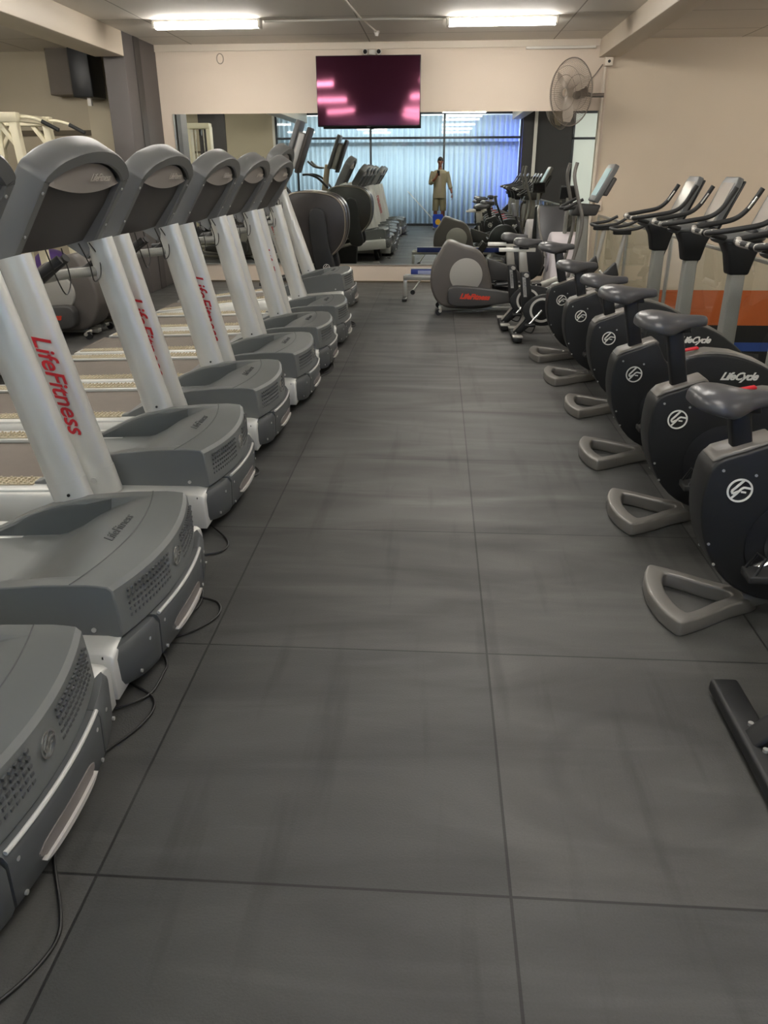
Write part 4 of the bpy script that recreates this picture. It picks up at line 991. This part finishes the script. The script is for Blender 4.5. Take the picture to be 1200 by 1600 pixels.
# ================================================================ CREAM RACK AND CABLE TOWER in the left bay
rk = thing('power_rack', 'cream steel rack with a pull-up handle, in the left bay', 'rack', (-5.05, 9.86, 0))
def bar(n, p, q, s, m=CREAM, par=rk):
    p, q = Vector(p), Vector(q); d = q-p
    b = MB().box((0, 0, 0), (s[0], s[1], d.length)); R_ = d.to_track_quat('Z', 'Y').to_matrix().to_4x4()
    return b.xf(Matrix.Translation((p+q)/2) @ R_).build(n, m, par, bevel=.008)
for y in (-.55, .25):
    bar('upright_post', (-.42, y, .06), (-.30, y, 2.06), (.09, .09)); bar('upright_post', (.42, y, .06), (.30, y, 2.06), (.09, .09))
    bar('floor_beam', (-.62, y, .04), (.62, y, .04), (.09, .09)); bar('top_beam', (-.34, y, 2.07), (.36, y, 2.07), (.10, .10))
    bar('corner_brace', (.12, y, 2.03), (.34, y, 1.72), (.06, .05)); bar('corner_brace', (-.12, y, 2.03), (-.34, y, 1.72), (.06, .05))
bar('top_beam', (-.30, -.55, 2.07), (-.30, .25, 2.07), (.08, .08)); bar('top_beam', (.30, -.55, 2.07), (.30, .25, 2.07), (.08, .08))
bar('floor_beam', (.55, -.95, .04), (.55, .65, .04), (.09, .08)); bar('floor_beam', (-.55, -.55, .04), (-.55, .25, .04), (.09, .09))
for y in (-.5, .2):
    h = MB().tube(spline([(.30, y, 2.07), (.45, y, 2.07), (.58, y, 2.04), (.62, y, 2.02)], 4), .018, 10).build('pull_up_handle', CREAM, rk)
    MB().tube([(.60, y, 2.03), (.78, y, 1.94)], .022, 10).build('grip', BLACKG, h)
MB().box((.0, -.15, .75), (.34, .55, .10), rot=(0, .0, 0)).build('bench_pad', BLACKD, rk, bevel=.03)
bar('bench_post', (0, -.15, .08), (0, -.15, .70), (.08, .08))
ws = thing('cable_tower', 'tall cream cable tower with a dark weight stack, reflected at the left of the mirror', 'cable machine', (-4.75, 7.0, 0))
def wb(n, c_, d_, m=CREAM, bv=.01): return MB().box(c_, d_).build(n, m, ws, bevel=bv)
wb('side_cover', (-.17, 0, 1.2), (.10, .20, 2.34)); wb('side_cover', (.23, 0, 1.18), (.08, .20, 2.28)); wb('head_cover', (.03, 0, 2.33), (.46, .22, .10))
wb('base', (.03, 0, .05), (.70, .5, .09)); wb('weight_stack', (.03, 0, .45), (.28, .14, .70), BLACKD)
for s_ in (-1, 1): MB().tube([(.03+s_*.08, 0, .1), (.03+s_*.08, 0, 2.28)], .012, 8).build('guide_rod', CHROME, ws)
MB().tube([(.03, -.14, 2.2), (.03, -.16, .9)], .005, 6).build('cable', CORD, ws)
MB().disc((.03, -.12, 2.22), .06, .025, 'x', 20).build('pulley', BLACKD, ws)
MB().tube([(-.08, -.16, .88), (.14, -.16, .88)], .015, 8).build('pull_bar', CHROME, ws)
gb = MB().ell((0, 0, .27), (.27, .27, .27), 32, 20)
o = gb.build('exercise_ball', mat('purple_ball', '#57407c', .4), smooth=180); o.location = (-5.35, 10.87, 0)
tag(o, 'purple exercise ball on the floor by the cream rack', 'exercise ball')

# ================================================================ POWER CORDS on the floor
def cord(k, pts, r=.0045):
    o = MILLS[k]; Mi = (Matrix.Translation(o.location) @ o.rotation_euler.to_matrix().to_4x4()).inverted()
    MB().tube(spline([Mi @ Vector(p) for p in pts], 6), r, 8).build('power_cord', CORD, o)
z = .006
cord(0, [(-.99, 1.50, .05), (-.95, 1.43, z), (-.87, 1.27, z), (-.80, 1.15, z), (-.775, 1.08, z), (-.79, 1.01, z), (-.83, .94, z), (-.90, .86, z)])
cord(1, [(-.98, 1.56, z), (-.94, 1.58, z), (-.90, 1.66, z), (-.85, 1.75, z), (-.83, 1.84, z), (-.86, 1.91, z), (-.95, 1.96, z+.01)])
cord(1, [(-.98, 1.82, z), (-.91, 1.85, .016), (-.865, 1.92, z), (-.86, 2.02, z), (-.87, 2.09, z), (-.94, 2.18, .03)])
cord(1, [(-.95, 2.18, z), (-.90, 2.23, z), (-.84, 2.28, z), (-.79, 2.35, z), (-.775, 2.42, z), (-.81, 2.49, z), (-.90, 2.50, .02)])
cord(1, [(-.95, 2.33, z), (-.90, 2.37, z), (-.865, 2.45, z+.002), (-.88, 2.55, .02), (-.95, 2.60, .05)])
cord(2, [(-1.08, 2.86, z), (-.97, 2.87, z), (-.905, 2.90, z), (-.885, 2.96, z), (-.92, 3.05, z), (-1.02, 3.14, .03)])
cord(2, [(-1.05, 3.78, z), (-.955, 3.80, z), (-.945, 3.88, z), (-1.02, 3.98, .02)])
cord(5, [(-.96, 5.93, z), (-.90, 6.02, z), (-.86, 6.12, z), (-.84, 6.25, z), (-.85, 6.38, .012), (-.89, 6.50, z), (-.93, 6.3, .018), (-.90, 6.1, .014), (-.86, 6.2, .02), (-.88, 6.42, .02), (-.98, 6.5, .04)])
cord(7, [(-.98, 8.22, z), (-.90, 8.16, z), (-.85, 8.24, z), (-.87, 8.38, z), (-.93, 8.36, .012), (-.91, 8.22, .012), (-.86, 8.30, .018), (-.97, 8.45, .03)])

# ================================================================ PERSON WITH PHONE (behind the camera, seen in the mirror)
SKIN = mat('skin', '#7a4a34', .5, 0, .04, 12)
KHAKI = mat('khaki_shirt_cloth', '#857d66', .8, 0, .10, 7, .3, bscale=160)
KHAKI2 = mat('khaki_shorts_cloth', '#756e55', .85, 0, .10, 7, .3, bscale=160)
pe = thing('person', 'person in khaki overshirt and shorts by the curtains, holding up a phone', 'person', (0, 0, 0))
def remesh(o, v, s=3):
    m = o.modifiers.new('r', 'REMESH'); m.mode = 'VOXEL'; m.voxel_size = v; m.use_smooth_shade = True
    m = o.modifiers.new('s', 'SMOOTH'); m.iterations = s; m.factor = .5
b = MB(); cx = .03
b.ell((cx, -.30, 1.765), (.074, .094, .108)); b.ell((cx, -.285, 1.705), (.058, .072, .065))
b.ell((cx, -.205, 1.735), (.014, .022, .020)); b.ell((cx, -.212, 1.765), (.009, .014, .026), rot=(.3, 0, 0))
for s_ in (-1, 1):
    b.ell((cx+s_*.076, -.305, 1.755), (.010, .020, .032)); b.ell((cx+s_*.03, -.222, 1.782), (.022, .012, .008))
b.ell((cx, -.212, 1.693), (.024, .010, .007)); b.ell((cx, -.222, 1.662), (.020, .016, .014))
b.tube([(cx, -.31, 1.70), (cx, -.33, 1.60), (cx, -.34, 1.52)], [.052, .056, .07], 16)
def trunk(k, z0=0):
    st = [(1.55, .07, .06), (1.52, .15, .09), (1.46, .195, .11), (1.35, .185, .12), (1.2, .165, .115), (1.08, .155, .11), (.97, .165, .12), (.90, .16, .12), (.86, .13, .10)]
    rg = []
    for z_, a, c_ in st:
        if z_ < z0: continue
        rg.append([(cx+(a+k)*math.cos(t_), -.34+(c_+k)*math.sin(t_), z_) for t_ in [2*PI*i/28 for i in range(28)]])
    return rg
b.loft(trunk(0))
ARM_L = [(-.155, -.34, 1.49), (-.20, -.31, 1.36), (-.235, -.27, 1.20), (-.16, -.17, 1.26), (-.085, -.085, 1.335)]
ARM_R = [(.215, -.34, 1.49), (.26, -.33, 1.34), (.30, -.31, 1.19), (.345, -.25, 1.05), (.375, -.205, .93)]
for A in (ARM_L, ARM_R): b.tube(spline(A, 4), [interp(i, [0, 4, 8, 12, 16], [.058, .052, .042, .038, .028]) for i in range(17)], 14)
for s_ in (-1, 1):
    b.tube(spline([(cx+s_*.085, -.34, .92), (cx+s_*.10, -.33, .72), (cx+s_*.105, -.32, .50), (cx+s_*.11, -.34, .30), (cx+s_*.115, -.36, .09)], 4), [interp(i, [0, 4, 8, 10, 12, 16], [.09, .078, .055, .058, .052, .036]) for i in range(17)], 16)
# relaxed hand (his right)
hb = Vector((.385, -.185, .865)); dn = Vector((.10, .18, -.97)).normalized()
b.tube([hb+dn*-.05, hb, hb+dn*.05], [.028, .036, .034], 14, flat=(.55, 1.1, (1, 0, 0)))
for i, L_ in enumerate((.066, .074, .070, .055)):
    o_ = hb+dn*.045+Vector((0, .027-.018*i, 0)); b.tube([o_, o_+dn*L_*.5+Vector((-.004, .004, 0)), o_+dn*L_+Vector((-.018, .004, 0))], [.0095, .0088, .0075], 10)
b.tube([hb+Vector((-.012, .025, .01)), hb+Vector((-.022, .05, -.02)), hb+Vector((-.026, .055, -.05))], [.013, .011, .009], 10)
# phone hand (his left) closed round the lower phone
CM = SC.camera.matrix_world
def Cw(x, y, z_): return CM @ Vector((x, y, z_))
ph = Cw(-.018, -.055, .014)
palm = Cw(-.050, -.105, .045)
b.tube([Vector(ARM_L[-1]), palm, Cw(-.045, -.075, .045)], [.030, .036, .030], 14)
for i in range(4):
    yy = -.115+.020*i
    b.tube([Cw(-.062, yy, .040), Cw(-.068, yy, .016), Cw(-.060, yy, -.004), Cw(-.030+.004*i, yy, -.0065)] if yy < -.045 else [Cw(-.062, yy, .04), Cw(-.066, yy, .02), Cw(-.062, yy, .008)], [.010, .0095, .009, .0078] if yy < -.045 else [.010, .009, .008], 10)
b.tube([Cw(-.045, -.12, .045), Cw(-.01, -.115, .038), Cw(.012, -.095, .030)], [.014, .012, .009], 10)
body = b.build('body', SKIN, pe, smooth=180); remesh(body, .006, 2)
for s_ in (-1, 1):
    e = MB().ell((cx+s_*.030, -.2145, 1.765), (.011, .007, .0065)).build('eye', mat('eye_white', '#d9d2c8', .3), pe)
    MB().ell((cx+s_*.030, -.209, 1.765), (.0048, .003, .0052)).build('iris', BLACKD, e)
h = MB(); rg = []
for i in range(9):
    t_ = i/8*PI/2*1.05; rg.append([(cx+(.080*math.sin(t_)+.002)*math.cos(a), -.305+(.099*math.sin(t_)+.002)*math.sin(a), 1.775+.108*math.cos(t_)-(.07*max(0, -math.sin(a)) if i > 5 else 0)*(i-5)/3) for a in [2*PI*k/28 for k in range(28)]])
h.loft(rg).build('hair', mat('black_hair', '#1c1715', .8, 0, .1, 60, .6, bscale=300), pe, smooth=180)
s1 = MB(); s1.loft([r for r in trunk(.022, .95)]+[[(cx+.20*math.cos(t_), -.34+.155*math.sin(t_), .80) for t_ in [2*PI*i/28 for i in range(28)]]])
for A in (ARM_L, ARM_R): s1.tube(spline(A[:4], 4), [interp(i, [0, 4, 8, 12], [.075, .07, .062, .056]) for i in range(13)], 14)
o = s1.build('overshirt', KHAKI, pe, smooth=180); remesh(o, .008, 3)
s2 = MB(); s2.loft([[(cx+(.175+.0)*math.cos(t_), -.34+.135*math.sin(t_), z_) for t_ in [2*PI*i/24 for i in range(24)]] for z_ in (.98, .80)])
for s_ in (-1, 1): s2.tube([(cx+s_*.085, -.34, .88), (cx+s_*.10, -.33, .70), (cx+s_*.11, -.325, .46)], [.10, .10, .092], 18)
o = s2.build('shorts', KHAKI2, pe, smooth=180); remesh(o, .008, 3)
MB().prism([(cx-.05, .0), (cx+.05, .0), (cx+.035, .50), (cx-.035, .50)], -.206, -.196).xf(Matrix.Translation((0, .0, .95))).build('tee_shirt_front', mat('tee_grey', '#8c8273', .8), pe, bevel=.003)
for s_ in (-1, 1):
    sh = MB(); sh.ell((cx+s_*.118, -.30, .045), (.048, .14, .05), rot=(0, 0, -s_*.12)); sh.ell((cx+s_*.115, -.36, .09), (.045, .05, .05))
    o = sh.build('shoe', mat('white_shoe', '#c9c7c0', .6), pe, smooth=180); remesh(o, .006, 2)
    MB().box((cx+s_*.118, -.30, .010), (.085, .27, .02), rot=(0, 0, -s_*.12)).build('sole', FIXW, o, bevel=.006) if False else None
phn = thing('phone', 'dark phone held up in front of the person at chest height', 'phone', (0, 0, 0))
Mp = CM.copy()
MB().box((-.018, -.050, .014), (.074, .150, .008)).xf(Mp).build('phone_body', BLACKD, phn, bevel=.003)
MB().box((-.003, -.003, .0095), (.034, .034, .002)).xf(Mp).build('camera_bump', mat('phone_grey', '#3a3a3e', .3, .5), phn, bevel=.0005)

# ================================================================ MOP BUCKET (just below the picture, seen in the mirror)
BB = mat('blue_bucket_plastic', '#2a4fc0', .4)
bk = thing('mop_bucket', 'blue wheeled mop bucket with yellow oval sticker, in front of the person', 'bucket', (.0, .44, 0))
o_, i_ = [], []
def rr(w_, d_, z_): 
    return [(w_*math.copysign(abs(math.cos(a))**.35, math.cos(a)), d_*math.copysign(abs(math.sin(a))**.35, math.sin(a)), z_) for a in [2*PI*k/32 for k in range(32)]]
MB().loft([rr(.13, .11, .06), rr(.155, .13, .36), rr(.17, .145, .36), rr(.17, .145, .345), rr(.16, .135, .345)][:3]+[rr(.148, .123, .36), rr(.122, .102, .075)]).build('tub', BB, bk, smooth=50)
MB().loft([rr(.13, .05, .33), rr(.135, .06, .40), rr(.12, .045, .40), rr(.11, .03, .30)]).xf(Matrix.Translation((0, -.06, 0))).build('wringer', BB, bk, smooth=50)
e = MB().disc((0, .133, .21), .075, .006, 'y', 32).build('yellow_sticker', mat('yellow_sticker', '#d8a72a', .5), bk)
for sx in (-1, 1):
    for sy in (-1, 1):
        MB().disc((sx*.125, sy*.09, .03), .03, .022, 'x', 16).build('wheel', BLACKG, bk)
        MB().box((sx*.125, sy*.09, .058), (.035, .035, .02)).build('caster_plate', FIXW, bk)
MB().tube([(-.165, 0, .33), (-.19, 0, .30), (.0, -.15, .26), (.19, 0, .30), (.165, 0, .33)], .004, 6).build('bail_handle', SCREW, bk)
mp = thing('mop', 'white-handled mop standing in the blue bucket, leaning left in the mirror', 'mop', (0, .44, 0))
MB().tube([(-.03, .0, .16), (-.86, -.02, 1.0)], .012, 10).build('mop_handle', FIXW, mp)
mh = MB()
for k in range(26):
    a = 2*PI*k/26; mh.tube([(-.02, 0, .17), (-.01+.05*math.cos(a), .05*math.sin(a), .13), (.0+.075*math.cos(a), .065*math.sin(a), .085)], .007, 6)
mh.build('mop_strings', mat('mop_string', '#b9b2a2', .9), mp)
